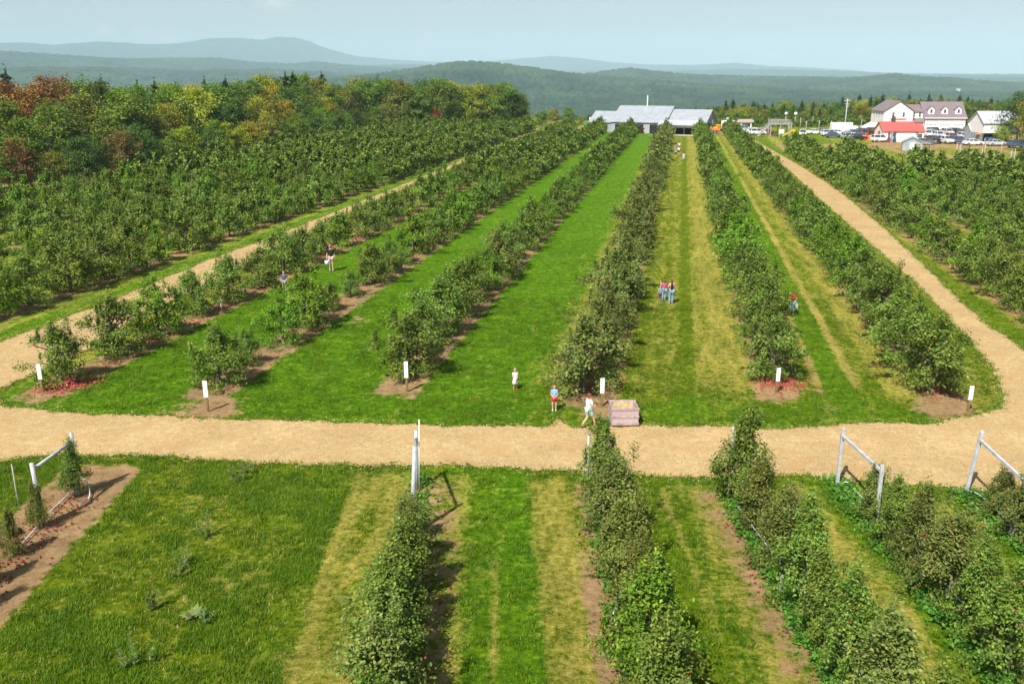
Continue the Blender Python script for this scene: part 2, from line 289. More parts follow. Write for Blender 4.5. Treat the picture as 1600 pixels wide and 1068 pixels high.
# ------------------------------------------------------------------ mesh helpers
def npmesh(name, V, Fq, mats, mi=None, smooth=False):
    V = np.asarray(V, dtype=np.float32); Fq = np.asarray(Fq, dtype=np.int32)
    me = bpy.data.meshes.new(name); nf, k = Fq.shape
    me.vertices.add(len(V)); me.vertices.foreach_set('co', V.ravel())
    me.loops.add(nf*k); me.loops.foreach_set('vertex_index', Fq.ravel())
    me.polygons.add(nf); me.polygons.foreach_set('loop_start', np.arange(0, nf*k, k, dtype=np.int32))
    try: me.polygons.foreach_set('loop_total', np.full(nf, k, dtype=np.int32))
    except Exception: pass
    for m in mats: me.materials.append(MAT[m])
    if mi is not None: me.polygons.foreach_set('material_index', np.asarray(mi, dtype=np.int32))
    if smooth: me.polygons.foreach_set('use_smooth', np.ones(nf, dtype=bool))
    me.update(calc_edges=True); return me
class MB:
    """collects shapes; build() links them as one mesh object"""
    def __init__(s): s.v = []; s.f = []; s.mi = []; s.mats = []
    def _m(s, mat):
        if mat not in s.mats: s.mats.append(mat)
        return s.mats.index(mat)
    def add(s, vs, fs, mat):
        b = len(s.v); s.v += [tuple(p) for p in vs]; k = s._m(mat)
        for f in fs: s.f.append(tuple(i+b for i in f)); s.mi.append(k)
        return s
    def box(s, c, d, mat, rz=0, M=None):
        hx, hy, hz = d[0]/2, d[1]/2, d[2]/2
        vs = [Vector((x*hx, y*hy, z*hz)) for x in (-1, 1) for y in (-1, 1) for z in (-1, 1)]
        rm = M or Matrix.Rotation(rz, 3, 'Z')
        vs = [rm @ v + Vector(c) for v in vs]
        return s.add(vs, [(0, 1, 3, 2), (4, 6, 7, 5), (0, 4, 5, 1), (2, 3, 7, 6), (0, 2, 6, 4), (1, 5, 7, 3)], mat)
    def beam(s, a, b, wx, wy, mat):
        a, b = Vector(a), Vector(b); d = b-a; q = d.to_track_quat('Z', 'Y').to_matrix()
        return s.box((a+b)/2, (wx, wy, d.length), mat, M=q)
    def tube(s, pts, rad, mat, n=8, cap=True):
        pts = [Vector(p) for p in pts]; rs = rad if isinstance(rad, (list, tuple)) else [rad]*len(pts); vs = []
        for i, p in enumerate(pts):
            d = (pts[min(i+1, len(pts)-1)]-pts[max(i-1, 0)]).normalized()
            x = d.orthogonal().normalized() if abs(d.z) < .99 else Vector((1, 0, 0)); x = (x-d*x.dot(d)).normalized()
            ref = Vector((0, 1, 0)) if abs(d.y) < .9 else Vector((1, 0, 0)); x = d.cross(ref).normalized(); y = d.cross(x)
            for k in range(n):
                a = 2*math.pi*k/n; vs.append(p+(x*math.cos(a)+y*math.sin(a))*rs[i])
        fs = [(i*n+k, i*n+(k+1) % n, (i+1)*n+(k+1) % n, (i+1)*n+k) for i in range(len(pts)-1) for k in range(n)]
        if cap: fs += [tuple(range(n))[::-1], tuple(range((len(pts)-1)*n, len(pts)*n))]
        return s.add(vs, fs, mat)
    def prism(s, prof, y0, y1, mat, plane='xz'):
        """extrude a polygon (list of 2-tuples)"""
        n = len(prof)
        if plane == 'xz': vs = [(a, y0, b) for a, b in prof]+[(a, y1, b) for a, b in prof]
        else: vs = [(y0, a, b) for a, b in prof]+[(y1, a, b) for a, b in prof]
        fs = [tuple(range(n)), tuple(range(n, 2*n))[::-1]]+[(i, i+n, (i+1) % n+n, (i+1) % n) for i in range(n)]
        return s.add(vs, fs, mat)
    def ball(s, c, r, mat, nu=10, nv=7, sc=(1, 1, 1)):
        c = Vector(c); vs = [c+Vector((0, 0, r*sc[2]))]
        for i in range(1, nv):
            t = math.pi*i/nv
            for k in range(nu):
                p = 2*math.pi*k/nu; vs.append(c+Vector((math.sin(t)*math.cos(p)*r*sc[0], math.sin(t)*math.sin(p)*r*sc[1], math.cos(t)*r*sc[2])))
        vs.append(c-Vector((0, 0, r*sc[2]))); fs = [(0, 1+k, 1+(k+1) % nu) for k in range(nu)]
        for i in range(nv-2):
            for k in range(nu): fs.append((1+i*nu+k, 1+(i+1)*nu+k, 1+(i+1)*nu+(k+1) % nu, 1+i*nu+(k+1) % nu))
        b = 1+(nv-2)*nu; fs += [(len(vs)-1, b+(k+1) % nu, b+k) for k in range(nu)]
        return s.add(vs, fs, mat)
    def mesh(s, name, smooth=False, bevel=0, recalc=True):
        me = bpy.data.meshes.new(name); me.from_pydata([tuple(v) for v in s.v], [], s.f)
        for m in s.mats: me.materials.append(MAT[m])
        me.polygons.foreach_set('material_index', s.mi)
        bm = bmesh.new(); bm.from_mesh(me)
        if bevel:
            bmesh.ops.bevel(bm, geom=bm.edges[:], offset=bevel, segments=1, affect='EDGES')
        if recalc: bmesh.ops.recalc_face_normals(bm, faces=bm.faces[:])
        bm.to_mesh(me); bm.free()
        if smooth: me.polygons.foreach_set('use_smooth', [True]*len(me.polygons))
        me.update(); return me
    def build(s, name, parent=None, smooth=False, bevel=0):
        return link(name, s.mesh(name, smooth, bevel), parent)
def link(name, data, parent=None, loc=None):
    o = bpy.data.objects.new(name, data); COL.objects.link(o)
    if parent: o.parent = parent
    if loc is not None: o.location = loc
    return o
def tag(o, label=None, cat=None, group=None, kind=None):
    if label: o['label'] = label
    if cat: o['category'] = cat
    if group: o['group'] = group
    if kind: o['kind'] = kind
    return o
def thing(name, label, cat, loc=(0, 0, 0), rz=0, group=None):
    o = link(name, None, None, loc); o.rotation_euler = (0, 0, rz); o.empty_display_size = .3
    return tag(o, label, cat, group)
def dup(root, loc, rz=0, sc=1, label=None, group=None):
    r = root.copy(); COL.objects.link(r); r.location = loc; r.rotation_euler = (0, 0, rz); r.scale = (sc, sc, sc) if not hasattr(sc, '__len__') else sc
    if label: r['label'] = label
    if group: r['group'] = group
    for ch in list(root.children):
        c = ch.copy(); COL.objects.link(c); c.parent = r
        for gch in ch.children:
            d = gch.copy(); COL.objects.link(d); d.parent = c
    return r

# ------------------------------------------------------------------ the setting: ground
# wood chip track traced on the ground
south = [(-700, 770), (-300, 738), (0, 722), (60, 712), (200, 710), (350, 720), (500, 727), (640, 726), (800, 731), (880, 735), (1000, 741), (1100, 745), (1250, 742), (1320, 750), (1430, 758), (1520, 765), (1600, 771), (1750, 785), (2100, 810)]
right_outer = [(2300, 640), (1900, 640), (1700, 600), (1600, 546), (1540, 505), (1490, 460), (1440, 410), (1370, 345), (1300, 291), (1250, 259), (1216, 240), (1180, 219)]
right_inner = [(1166, 219), (1200, 240), (1240, 272), (1300, 330), (1370, 391), (1430, 442), (1480, 495), (1540, 560), (1563, 600), (1566, 628), (1550, 645), (1483, 656)]
north = [(1440, 662), (1370, 660), (1300, 664), (1250, 667), (1180, 671), (1130, 666), (1000, 664), (930, 668), (895, 667), (878, 655), (866, 656), (858, 667), (800, 666), (700, 664), (600, 663), (500, 657), (430, 657), (350, 655), (310, 653), (260, 650), (140, 646), (60, 641), (10, 634), (0, 622), (-20, 612), (10, 603), (56, 583)]
left_inner = [(150, 540), (220, 492), (300, 457), (360, 427), (430, 388), (520, 346), (600, 308), (690, 270), (760, 237), (840, 205)]
left_outer = [(u_+2, v_+1) for u_, v_ in [(825, 205), (748, 237), (676, 268), (590, 303), (500, 338), (420, 370), (320, 406), (281, 423), (233, 442), (168, 471), (112, 490), (56, 512), (0, 532), (-100, 575), (-300, 640), (-700, 700)]]
def resample(pts, step=.18):
    o = []
    for a, b in zip(pts[:-1], pts[1:]):
        n = max(1, int((b-a).length/step)); o += [a.lerp(b, i/n) for i in range(n)]
    return o+[pts[-1]]
def wob(pts, amp, seed):
    r = random.Random(seed); k1 = [r.uniform(0, 6.3) for _ in range(8)]; o = []; s = 0
    for i, p in enumerate(pts):
        if i: s += (p-pts[i-1]).length
        d = (pts[min(i+1, len(pts)-1)]-pts[max(i-1, 0)]); nrm = Vector((-d.y, d.x)).normalized() if d.length else Vector((0, 0))
        q = amp*(.5*math.sin(s*1.1+k1[0])+.4*math.sin(s*2.7+k1[1])+.3*math.sin(s*6.1+k1[2])+r.uniform(-.45, .45))
        o.append(p+nrm*q)
    return o
g2 = lambda L_: [G(u, v).xy for u, v in L_]
bandS, bandRO, bandRI, bandN, bandLI, bandLO = [g2(q) for q in (south, right_outer, right_inner, north, left_inner, left_outer)]
outline = wob(resample(bandS+bandRO+bandRI+bandN+bandLI+bandLO), .15, 3)
def in_poly(px, py, poly):
    inside = np.zeros(px.shape, bool); n = len(poly)
    for i in range(n):
        x1, y1 = poly[i]; x2, y2 = poly[(i+1) % n]
        if y1 == y2: continue
        c = ((y1 > py) != (y2 > py)) & (px < (x2-x1)*(py-y1)/(y2-y1)+x1)
        inside ^= c
    return inside
coarse = [tuple(p) for p in bandS+bandRO+bandRI+bandN+bandLI+bandLO]
from mathutils.geometry import delaunay_2d_cdt
cv, ce, cf = delaunay_2d_cdt([Vector(p) for p in outline], [(i, (i+1) % len(outline)) for i in range(len(outline))], [], 0, 1e-5)[:3]
cen_ = np.array([[sum(cv[i].x for i in f)/3, sum(cv[i].y for i in f)/3] for f in cf]); keep = in_poly(cen_[:, 0], cen_[:, 1], [tuple(p) for p in outline])
def up_(f):
    a, b, c = (cv[i] for i in f[:3]); return tuple(f) if (b-a).cross(c-a) > 0 else tuple(f)[::-1]
me = bpy.data.meshes.new('wood_chip_track'); me.from_pydata([(p.x, p.y, .012) for p in cv], [], [up_(f) for f, k in zip(cf, keep) if k]); me.materials.append(MAT['wood_chips'])
tk = link('wood_chip_track', me); tag(tk, 'golden wood chip track running across and up between the orchard blocks', kind='structure')

SX = np.array([p[0] for p in bandS]); SY = np.array([p[1] for p in bandS])
NN = [p for p in bandN]; NX = np.array([p[0] for p in NN])[::-1]; NY = np.array([p[1] for p in NN])[::-1]
o_ = np.argsort(NX, kind='stable'); NX = NX[o_]; NY = NY[o_]
ROWS = dict(R1=-1.98, R2=-1.46, R3=-.879, R4=-.248, R5=.34, R6=.847)
LROWS = [-2.80, -3.32, -3.86, -4.40, -4.92]
RROWS = [1.50, 1.97, 2.45, 2.93, 3.41, 3.9, 4.4]
FROWS = dict(FL=-1.004, FA=-.176, F2=.257, F3=.579, F4=.85, F5=1.142)
def prof(m, tab):
    k = np.array([t[0] for t in tab]); return np.interp(m, k, np.array([t[1] for t in tab]))
def bump(m, c, w, s=.02): return np.clip((w+s-np.abs(m-c))/s, 0, 1)
def masks(x, y):
    ys = np.interp(x, SX, SY); fg = y < ys+2.5
    ma = m_of(x, y, TA); mb = m_of(x, y, TB)
    # main field
    dryA = prof(ma, [(-8, .5), (-2.7, .45), (-2.66, .6), (-2.6, .15), (-2.55, .3), (-2.2, .4), (-2.1, .6), (-1.95, .35), (-1.9, .02), (-1.55, .02), (-1.5, .45), (-1.4, .35), (-1.34, .02), (-.97, .02), (-.93, .4), (-.84, .25), (-.80, .02), (-.50, .06), (-.43, .30), (-.36, .72), (-.30, .78), (-.19, .85), (-.155, .7), (-.13, .15), (-.105, .30), (-.07, .42), (-.03, .30), (.0, .48), (.03, .34), (.045, .05), (.075, .06), (.095, .52), (.15, .70), (.25, .70), (.42, .5), (.475, .3), (.48, .85), (.50, .85), (.51, .08), (.59, .08), (.60, .9), (.622, .9), (.635, .35), (.68, .45), (.71, .62), (.78, .8), (.93, .7), (1.0, .5), (1.27, .1), (1.36, .12), (1.4, .5), (1.48, .75), (1.56, .7), (1.62, .2), (1.8, .15), (1.9, .6), (2.05, .5), (2.1, .2), (2.3, .2), (2.4, .5), (8, .5)])
    dirtA = np.zeros_like(x)
    for m in list(ROWS.values()): dirtA = np.maximum(dirtA, .95*bump(ma, m+.012, .050, .05))
    for m in LROWS+RROWS: dirtA = np.maximum(dirtA, .9*bump(ma, m, .045, .05))
    dirtA = np.where((ma > .475) & (ma < .497), .55, dirtA); dirtA = np.where((ma > .605) & (ma < .62), .6, dirtA)
    lushA = np.where(ma < -.40, 1.0, np.where(ma < .1, .25, np.where((ma > .5) & (ma < .6), .8, .35)))
    lushA = np.where(ma > 1.2, .5, lushA); lushA = np.where((ma > -2.55) & (ma < -2.1), .4, lushA)
    # headland lawn next to the cross track: the bare strips stop before it
    yn = np.interp(x, NX, NY); dn = y-yn
    end = prof(ma, [(-2.3, 2.3), (-1.6, 1.6), (-1.2, 1.9), (-.6, 4.8), (-.4, 3.8), (-.15, 1.5), (.1, 4), (.34, 2.7), (.6, 4), (.8, .6), (1.1, .3)])
    k = np.clip((dn-end)/1.0, 0, 1)
    dirtA = dirtA*k; dryA = dryA*(.35+.65*np.clip((dn-end)/2.5, 0, 1)); lushA = np.maximum(lushA, np.where(ma < .9, .75*(1-k), 0))
    # foreground field
    dryB = prof(mb, [(-4, .3), (-1.3, .15), (-.9, .15), (-.55, .2), (-.42, .12), (-.38, .15), (-.355, .3), (-.345, .88), (-.33, .62), (-.28, .52), (-.25, .66), (-.22, .75), (-.17, .5), (-.13, .35), (-.11, .5), (-.08, .72), (-.062, .45), (-.05, .12), (-.005, .08), (-.003, .7), (.003, .7), (.005, .05), (.065, .03), (.082, .08), (.09, .55), (.12, .60), (.15, .78), (.17, .75), (.19, .45), (.31, .2), (.33, .15), (.36, .3), (.385, .12), (.40, .5), (.407, .78), (.415, .3), (.43, .25), (.47, .62), (.50, .78), (.52, .7), (.55, .3), (.62, .25), (.66, .3), (.70, .62), (.74, .72), (.78, .5), (.80, .2), (.9, .2), (.95, .35), (1.0, .65), (1.05, .55), (1.09, .2), (1.4, .3), (3, .5)])
    dirtB = 1.0*bump(mb, -1.0, .085, .03)
    dirtB = np.maximum(dirtB, .9*bump(mb, .195, .016, .02)*np.clip((28-y)/4, .0, 1)); dirtB = np.maximum(dirtB, .62*bump(mb, .257, .05, .04)); dirtB = np.maximum(dirtB, .55*bump(mb, -.15, .05, .04)); dirtB = np.maximum(dirtB, .6*bump(mb, .515, .02, .03))
    dirtB = dirtB*np.clip((ys-y-.6)/.8, 0, 1)
    pt = sum(np.sin(x*a+y*b+c)*w_ for a, b, c, w_ in ((.7, .3, 0, .5), (-.4, .9, 1, .5), (1.3, -.6, 2, .35), (.5, 1.9, 4, .3))); dryB = dryB+np.where(mb < -.36, np.clip(pt*.22, -.12, .34), pt*.06)
    dryB = np.where((ys-y) < 1.2, dryB*np.clip((ys-y)/1.2, .3, 1), dryB)
    lushB = prof(mb, [(-4, .3), (-.9, .35), (-.6, .25), (-.4, .55), (-.3, .3), (-.05, .8), (.08, 1), (.1, .3), (.33, .5), (.45, .6), (.55, .9), (.65, .5), (.75, .6), (.82, 1), (.9, .4), (1.1, .9), (2, .5)])
    dry = np.where(fg, dryB, dryA); dirt = np.where(fg, dirtB, dirtA); lush = np.where(fg, lushB, lushA)
    # bare scattered patches at the row heads
    for (u, v, r, a) in ((640, 613, 1.1, 1), (560, 498, 1.3, .7), (330, 640, 1.9, 1), (285, 640, 1.2, .8), (75, 612, 1.8, 1), (975, 650, .9, .7), (940, 640, 1.5, 1), (905, 625, 1.4, .9), (870, 655, .5, .7), (1222, 612, .9, 1), (1295, 638, .8, .8), (1470, 640, 1.7, .9), (1520, 645, 1.1, .9), (270, 935, .5, .7), (385, 745, .5, .5), (640, 605, 1.2, .6)):
        g = G(u, v); d = np.hypot(x-g.x, (y-g.y)*.8); dirt = np.maximum(dirt, a*np.clip((r+.1-d)/1.3, 0, 1)); 
    # beyond the rows: yard
    yard = (y > 200) & (ma > .0) & (y > np.where(ma > 1.4, 180, 250))
    dirt = np.where(yard, np.where((ma > 2.9) | (ma < 1.35), .75, np.where(np.abs(y-205) < 9, .7, 0.0)), dirt); lushA = 0
    dry = np.where(y > 262, .35, dry)
    wood = ma < -5.3; dirt = np.where(wood, .55, dirt); dry = np.where(wood, .3, dry)
    return dry, dirt, lush
def axis(segs):
    o = []
    for a, b, s in segs: o += list(np.arange(a, b, s))
    return np.array(o+[segs[-1][1]])
gx = axis([(-900, -200, 50), (-200, -90, 2), (-90, -26, .6), (-26, 34, .25), (34, 110, .5), (110, 200, 2), (200, 900, 50)])
gy = axis([(-60, 10, 5), (10, 15, 1), (15, 75, .25), (75, 130, .5), (130, 270, .8), (270, 330, 4)])
XX, YY = np.meshgrid(gx, gy); nx_, ny_ = len(gx), len(gy)
dm, im, lm = masks(XX, YY)
ZZ = .012*np.sin(XX*.9)*np.sin(YY*.7)-.02
V = np.stack([XX.ravel(), YY.ravel(), ZZ.ravel()], 1)
ii = (np.arange(ny_-1)[:, None]*nx_+np.arange(nx_-1)[None, :]).ravel()
me = npmesh('ground', V, np.stack([ii, ii+1, ii+nx_+1, ii+nx_], 1), ['ground_cover'])
for nm, a in (('dry', dm), ('dirt', im), ('lush', lm)):
    at = me.attributes.new(nm, 'FLOAT', 'POINT'); at.data.foreach_set('value', a.ravel().astype(np.float32))
tag(link('ground', me), 'mown orchard grass with bare strips under the tree rows', kind='structure')

# ------------------------------------------------------------------ hills: one terrain from the edge of the plateau to the far mountain
def az_of(u): return math.atan((u-800)*math.cos(TH)/F)     # near the horizon
def hz(v, r): return H + r*(120-v)/F*math.cos(TH)**2
RIDGES = [
 (3300, 900, [(-900, 150), (200, 150), (400, 137), (500, 125), (600, 115), (650, 107), (690, 100), (735, 95.5), (780, 99), (850, 109), (900, 116), (1000, 125), (1100, 132), (1300, 140), (2600, 150)]),
 (4600, 900, [(-900, 140), (700, 130), (860, 122), (920, 115), (960, 109), (985, 106), (1020, 111), (1080, 117), (1150, 119), (1250, 121), (1330, 122), (1380, 118), (1400, 116), (1430, 120), (1490, 122), (1540, 126), (1600, 129), (1800, 125), (2600, 128)]),
 (5200, 1000, [(-900, 108), (0, 108), (150, 106), (300, 110), (420, 108), (500, 112), (620, 118), (2600, 140)]),
 (7600, 1300, [(-900, 84), (-200, 88), (0, 86), (100, 90), (200, 94), (280, 92), (340, 91), (400, 97), (450, 99), (495, 96), (540, 101), (600, 105), (680, 110), (800, 116), (1200, 119), (1600, 121), (2600, 118)]),
 (10500, 1500, [(-900, 100), (300, 100), (560, 104), (640, 101), (720, 104), (800, 108), (900, 111), (960, 109), (1060, 110), (1140, 108), (1250, 110), (1330, 113), (1450, 117), (2600, 116)]),
 (15000, 1800, [(-900, 70), (-200, 80), (0, 76), (50, 75), (90, 78), (160, 73), (200, 74), (240, 76), (290, 73), (330, 66), (380, 64), (410, 66), (440, 61), (465, 61), (485, 66), (520, 79), (560, 88), (620, 93), (680, 96), (740, 96), (800, 92), (860, 87), (900, 90), (950, 97), (1000, 101), (1080, 103), (1150, 100), (1200, 105), (1260, 107), (1330, 111), (1380, 115), (1600, 117), (2600, 110)])]
NA = 1150
az = np.linspace(R(-42), R(42), NA); rr = np.concatenate([np.geomspace(290, 3000, 240), np.geomspace(3010, 4800, 220)[0:], np.geomspace(4830, 17500, 240)]); NR = len(rr)
A_, R_ = np.meshgrid(az, rr); U = np.tan(A_)*F/math.cos(TH)+800
def vnoise(x, y, seed):
    xi = np.floor(x).astype(np.int64); yi = np.floor(y).astype(np.int64); fx = x-xi; fy = y-yi; fx = fx*fx*(3-2*fx); fy = fy*fy*(3-2*fy)
    def h(a, b):
        q = (a*374761393+b*668265263+seed*1442695041) & 0xffffffff; q = ((q ^ (q >> 13))*1274126177) & 0xffffffff; return ((q ^ (q >> 16)) & 0xffff)/65535.0
    return (h(xi, yi)*(1-fx)+h(xi+1, yi)*fx)*(1-fy)+(h(xi, yi+1)*(1-fx)+h(xi+1, yi+1)*fx)*fy
def hash2(a, b, s):
    q = (a*374761393+b*668265263+s*1442695041) & 0xffffffff; q = ((q ^ (q >> 13))*1274126177) & 0xffffffff; return ((q ^ (q >> 16)) & 0xffff)/65535.0
X = R_*np.sin(A_); Y = R_*np.cos(A_)
floor_ = np.interp(R_, [290, 330, 420, 800, 1400, 3000, 20000], [-.6, -2, -10, -45, -82, -88, -95])
fb = sum((vnoise(X/s, Y/s, i)-.5)*a for i, (s, a) in enumerate(((700, 46), (300, 22), (120, 9))))
Z = floor_+fb*np.clip((R_-500)/900, 0, 1)
for r0, wd, tab in RIDGES:
    hp = np.interp(U, [t[0] for t in tab], [hz(t[1], r0) for t in tab])
    rk = r0*(1+.05*np.sin(A_*9+r0)); gs = np.exp(-((R_-rk)/wd)**2)
    gs = np.where(R_ > rk, np.exp(-((R_-rk)/(wd*.7))**2), gs)
    zr = floor_+(hp-floor_)*gs
    Z = np.maximum(Z, zr+fb*.25*(1-gs))
cell = np.interp(R_, [300, 1500, 3500, 6000, 16000], [9, 10, 13, 20, 60])
lv = [9., 13., 20., 34., 60.]
best = np.full(X.shape, 9.0); tint_ = np.zeros(X.shape)
li = np.clip(np.digitize(R_, [1200, 2800, 4800, 8500]), 0, 4)
for k, cs in enumerate(lv):
    mk = li == k
    x = X[mk]/cs; y = Y[mk]/cs; xi = np.floor(x).astype(np.int64); yi = np.floor(y).astype(np.int64); bd = np.full(x.shape, 9.0); tt = np.zeros(x.shape)
    for a in (-1, 0, 1):
        for b in (-1, 0, 1):
            cx_ = xi+a; cy_ = yi+b; hx = hash2(cx_, cy_, 1); hy = hash2(cx_, cy_, 2); d = np.hypot(cx_+hx-x, cy_+hy-y); s = d < bd
            bd = np.where(s, d, bd); tt = np.where(s, hash2(cx_, cy_, 3), tt)
    best[mk] = bd; tint_[mk] = tt
amp = np.array([9., 12., 16., 18., 20.])[li]*np.clip((R_-300)/150, 0, 1)
Z = Z+amp*(1-np.clip(best, 0, 1)**2)*(.5+.7*tint_)-amp*.75*np.clip((R_-2500)/500, 0, 1)
V = np.stack([X.ravel(), Y.ravel(), Z.ravel()], 1)
ii = (np.arange(NR-1)[:, None]*NA+np.arange(NA-1)[None, :]).ravel()
me = npmesh('hills', V, np.stack([ii, ii+1, ii+NA+1, ii+NA], 1), ['wooded_hill'])
tint_ = np.clip(tint_*.8+(vnoise(X/90, Y/90, 9)-.4)*.6, 0, 1)
at = me.attributes.new('tint', 'FLOAT', 'POINT'); at.data.foreach_set('value', tint_.ravel().astype(np.float32))
tag(link('hills', me), 'wooded hills and a far blue mountain beyond the valley', kind='structure')
def terr(x, y):
    r = math.hypot(x, y); a = math.atan2(x, y)
    i = int(np.argmin(np.abs(rr-r))); j = int(np.argmin(np.abs(az-a))); return float(Z[i, j])

# ------------------------------------------------------------------ leaves and trees
def leaf_cloud(C, S, n_per, size, up=.5, aspect=1.6, seed=0, nz=None, fold=False):
    """C centres (k,3), S spread (k,3): n_per leaves about each centre -> verts, quads"""
    g = np.random.default_rng(seed); k = len(C); n = k*n_per
    P = np.repeat(C, n_per, 0)+g.normal(0, 1, (n, 3))*np.repeat(S, n_per, 0)
    nrm = g.normal(0, 1, (n, 3)); nrm[:, 2] = np.abs(nrm[:, 2])+up
    if nz is not None: nrm += np.repeat(nz, n_per, 0)
    nrm /= np.linalg.norm(nrm, axis=1)[:, None]
    t = g.normal(0, 1, (n, 3)); t -= nrm*(t*nrm).sum(1)[:, None]; t /= np.linalg.norm(t, axis=1)[:, None]; b = np.cross(nrm, t)
    s = (size*g.uniform(.65, 1.3, n))[:, None]
    a = t*s*aspect/2; c = b*s/2
    V = np.stack([P-a, P+c*.9-a*.1, P+a, P-c*.9-a*.1], 1).reshape(-1, 3)
    return V, np.arange(n*4).reshape(-1, 4)
def apple_shape(seed, hgt=3.5, rad=1.75, nclump=85, slender=False):
    """limbs as polylines and clump centres for one tree"""
    r = random.Random(seed); limbs = []; C = []; S = []
    trunk = [(0, 0, 0), (r.uniform(-.06, .06), r.uniform(-.06, .06), hgt*.3), (r.uniform(-.12, .12), r.uniform(-.12, .12), hgt*.62), (r.uniform(-.1, .1), r.uniform(-.1, .1), hgt*.92)]
    rt = .085 if not slender else .045
    limbs.append((trunk, [rt*1.2, rt, rt*.6, rt*.2]))
    nl = 15 if not slender else 18
    tip = []
    for i in range(nl):
        f = (i+.5)/nl; zc = hgt*((.22+.62*f) if not slender else (.15+.75*f)); a = i*2.4+r.uniform(-.5, .5)
        prof_ = (math.sin(math.pi*min(1, (f*.80+.22)))**.7) if not slender else (1.12-.92*f)
        ln = rad*prof_*r.uniform(.62, 1.12)
        k = zc/hgt; base = Vector((trunk[1][0]*k, trunk[1][1]*k, zc*.86))
        mid = base+Vector((math.cos(a)*ln*.55, math.sin(a)*ln*.55, ln*r.uniform(.10, .34)))
        end = base+Vector((math.cos(a+r.uniform(-.3, .3))*ln, math.sin(a+r.uniform(-.3, .3))*ln, ln*r.uniform(.12, .55)-.15*(1-f)))
        limbs.append(([base, mid, end], [rt*.5, rt*.32, rt*.1])); tip.append((base, mid, end, ln))
    for i in range(nclump):
        b, m, e, ln = r.choice(tip); t = r.uniform(.3, 1.08)
        p = b.lerp(m, t*2) if t < .5 else m.lerp(e, t*2-1)
        s = r.uniform(.11, .25)*(rad/1.7)**.5
        C.append((p.x+r.gauss(0, .13), p.y+r.gauss(0, .13), max(.22, p.z+r.gauss(.04, .15)))); S.append((s*1.1, s*1.1, s*.78))
    for i in range(8 if not slender else 7):       # leading shoots
        q = r.uniform(.72, 1.02); C.append((r.gauss(0, .22), r.gauss(0, .22), hgt*q)); S.append((.10, .10, .20))
    for i in range(13):                            # upright water shoots that break the outline
        b, m, e, ln = r.choice(tip)
        p = m.lerp(e, r.random()); C.append((p.x, p.y, p.z+r.uniform(.25, .5))); S.append((.05, .05, .2))
    for i in range(16 if not slender else 5):     # low branches that touch the grass
        a = r.uniform(0, 6.28); q = r.uniform(.3, .85); C.append((math.cos(a)*rad*q, math.sin(a)*rad*q, r.uniform(.3, .8))); S.append((.22, .22, .15))
    return limbs, np.array(C), np.array(S)
def trunk_mesh(name, limbs, mat='bark', n=5):
    mb = MB()
    for pts, rs in limbs: mb.tube(pts, rs, mat, n, cap=False)
    return mb.mesh(name, smooth=True, recalc=False)
def crown_mesh(seed, C, S, leaves, size, mat, apples=0, amat='apple_red'):
    npc = max(1, int(leaves/len(C))); cen = np.array([0, 0, np.mean(C[:, 2])*.8])
    nz = C-cen; nz /= (np.linalg.norm(nz, axis=1)[:, None]+1e-6)
    V, Q = leaf_cloud(C, S, npc, size, up=.35, seed=seed, nz=nz*1.0)
    lo = V[:, 2] < .04; V[lo, 2] = .04+np.abs(V[lo, 2])*.1
    mats = [mat]; mi = np.zeros(len(Q), int)
    if apples:
        g = np.random.default_rng(seed+5); k = g.integers(0, len(C), apples); P = C[k]+nz[k]*.16+g.normal(0, .12, (apples, 3)); r = .036
        o = np.array([(x, y, z) for x in (-1, 1) for y in (-1, 1) for z in (-1, 1)])*r*.7
        AV = (P[:, None, :]+o[None]).reshape(-1, 3); fq = np.array([(0, 1, 3, 2), (4, 6, 7, 5), (0, 4, 5, 1), (2, 3, 7, 6), (0, 2, 6, 4), (1, 5, 7, 3)])
        T = (np.arange(apples)[:, None, None]*8+fq[None]).reshape(-1, 4)+len(V)
        return npmesh('crown', np.concatenate([V, AV]), np.concatenate([Q, T]), [mat, amat], np.concatenate([mi, np.ones(len(T), int)])), None
    return npmesh('crown', V, Q, mats, mi), None
HEROES = {}
def make_variant(key, seed, hgt, rad, leaves, size, mat, apples, slender=False, ncl=85, amat='apple_red'):
    limbs, C, S = apple_shape(seed, hgt, rad, ncl, slender)
    cm, am = crown_mesh(seed, C, S, leaves, size, mat, apples, amat); tm = trunk_mesh('trunk', limbs)
    HEROES.setdefault(key, []).append((tm, cm, am))
for k, (mat, ap, am) in enumerate((('apple_leaf', 9, 'apple_red'), ('apple_leaf_grey', 34, 'apple_pink'), ('apple_leaf_lime', 6, 'apple_red'))):
    for j in range(4 if k == 0 else 3):
        make_variant('near_'+mat, 100+k*10+j, 3.35+.25*(j % 3), 1.7+.12*(j % 2), 7600, .086, mat, ap, ncl=60, amat=am)
        make_variant('mid_'+mat, 200+k*10+j, 3.4+.2*(j % 3), 1.8, 4200, .115, mat, 0, ncl=54)
for k, mat in enumerate(('apple_leaf', 'apple_leaf_brown', 'apple_leaf_lime', 'apple_leaf_grey')):
    for j in range(2): make_variant('fg_'+mat, 300+k*10+j, 3.35, 1.15, 9000, .066, mat, 9, slender=True, ncl=66, amat='apple_red' if k != 1 else 'apple_pink')
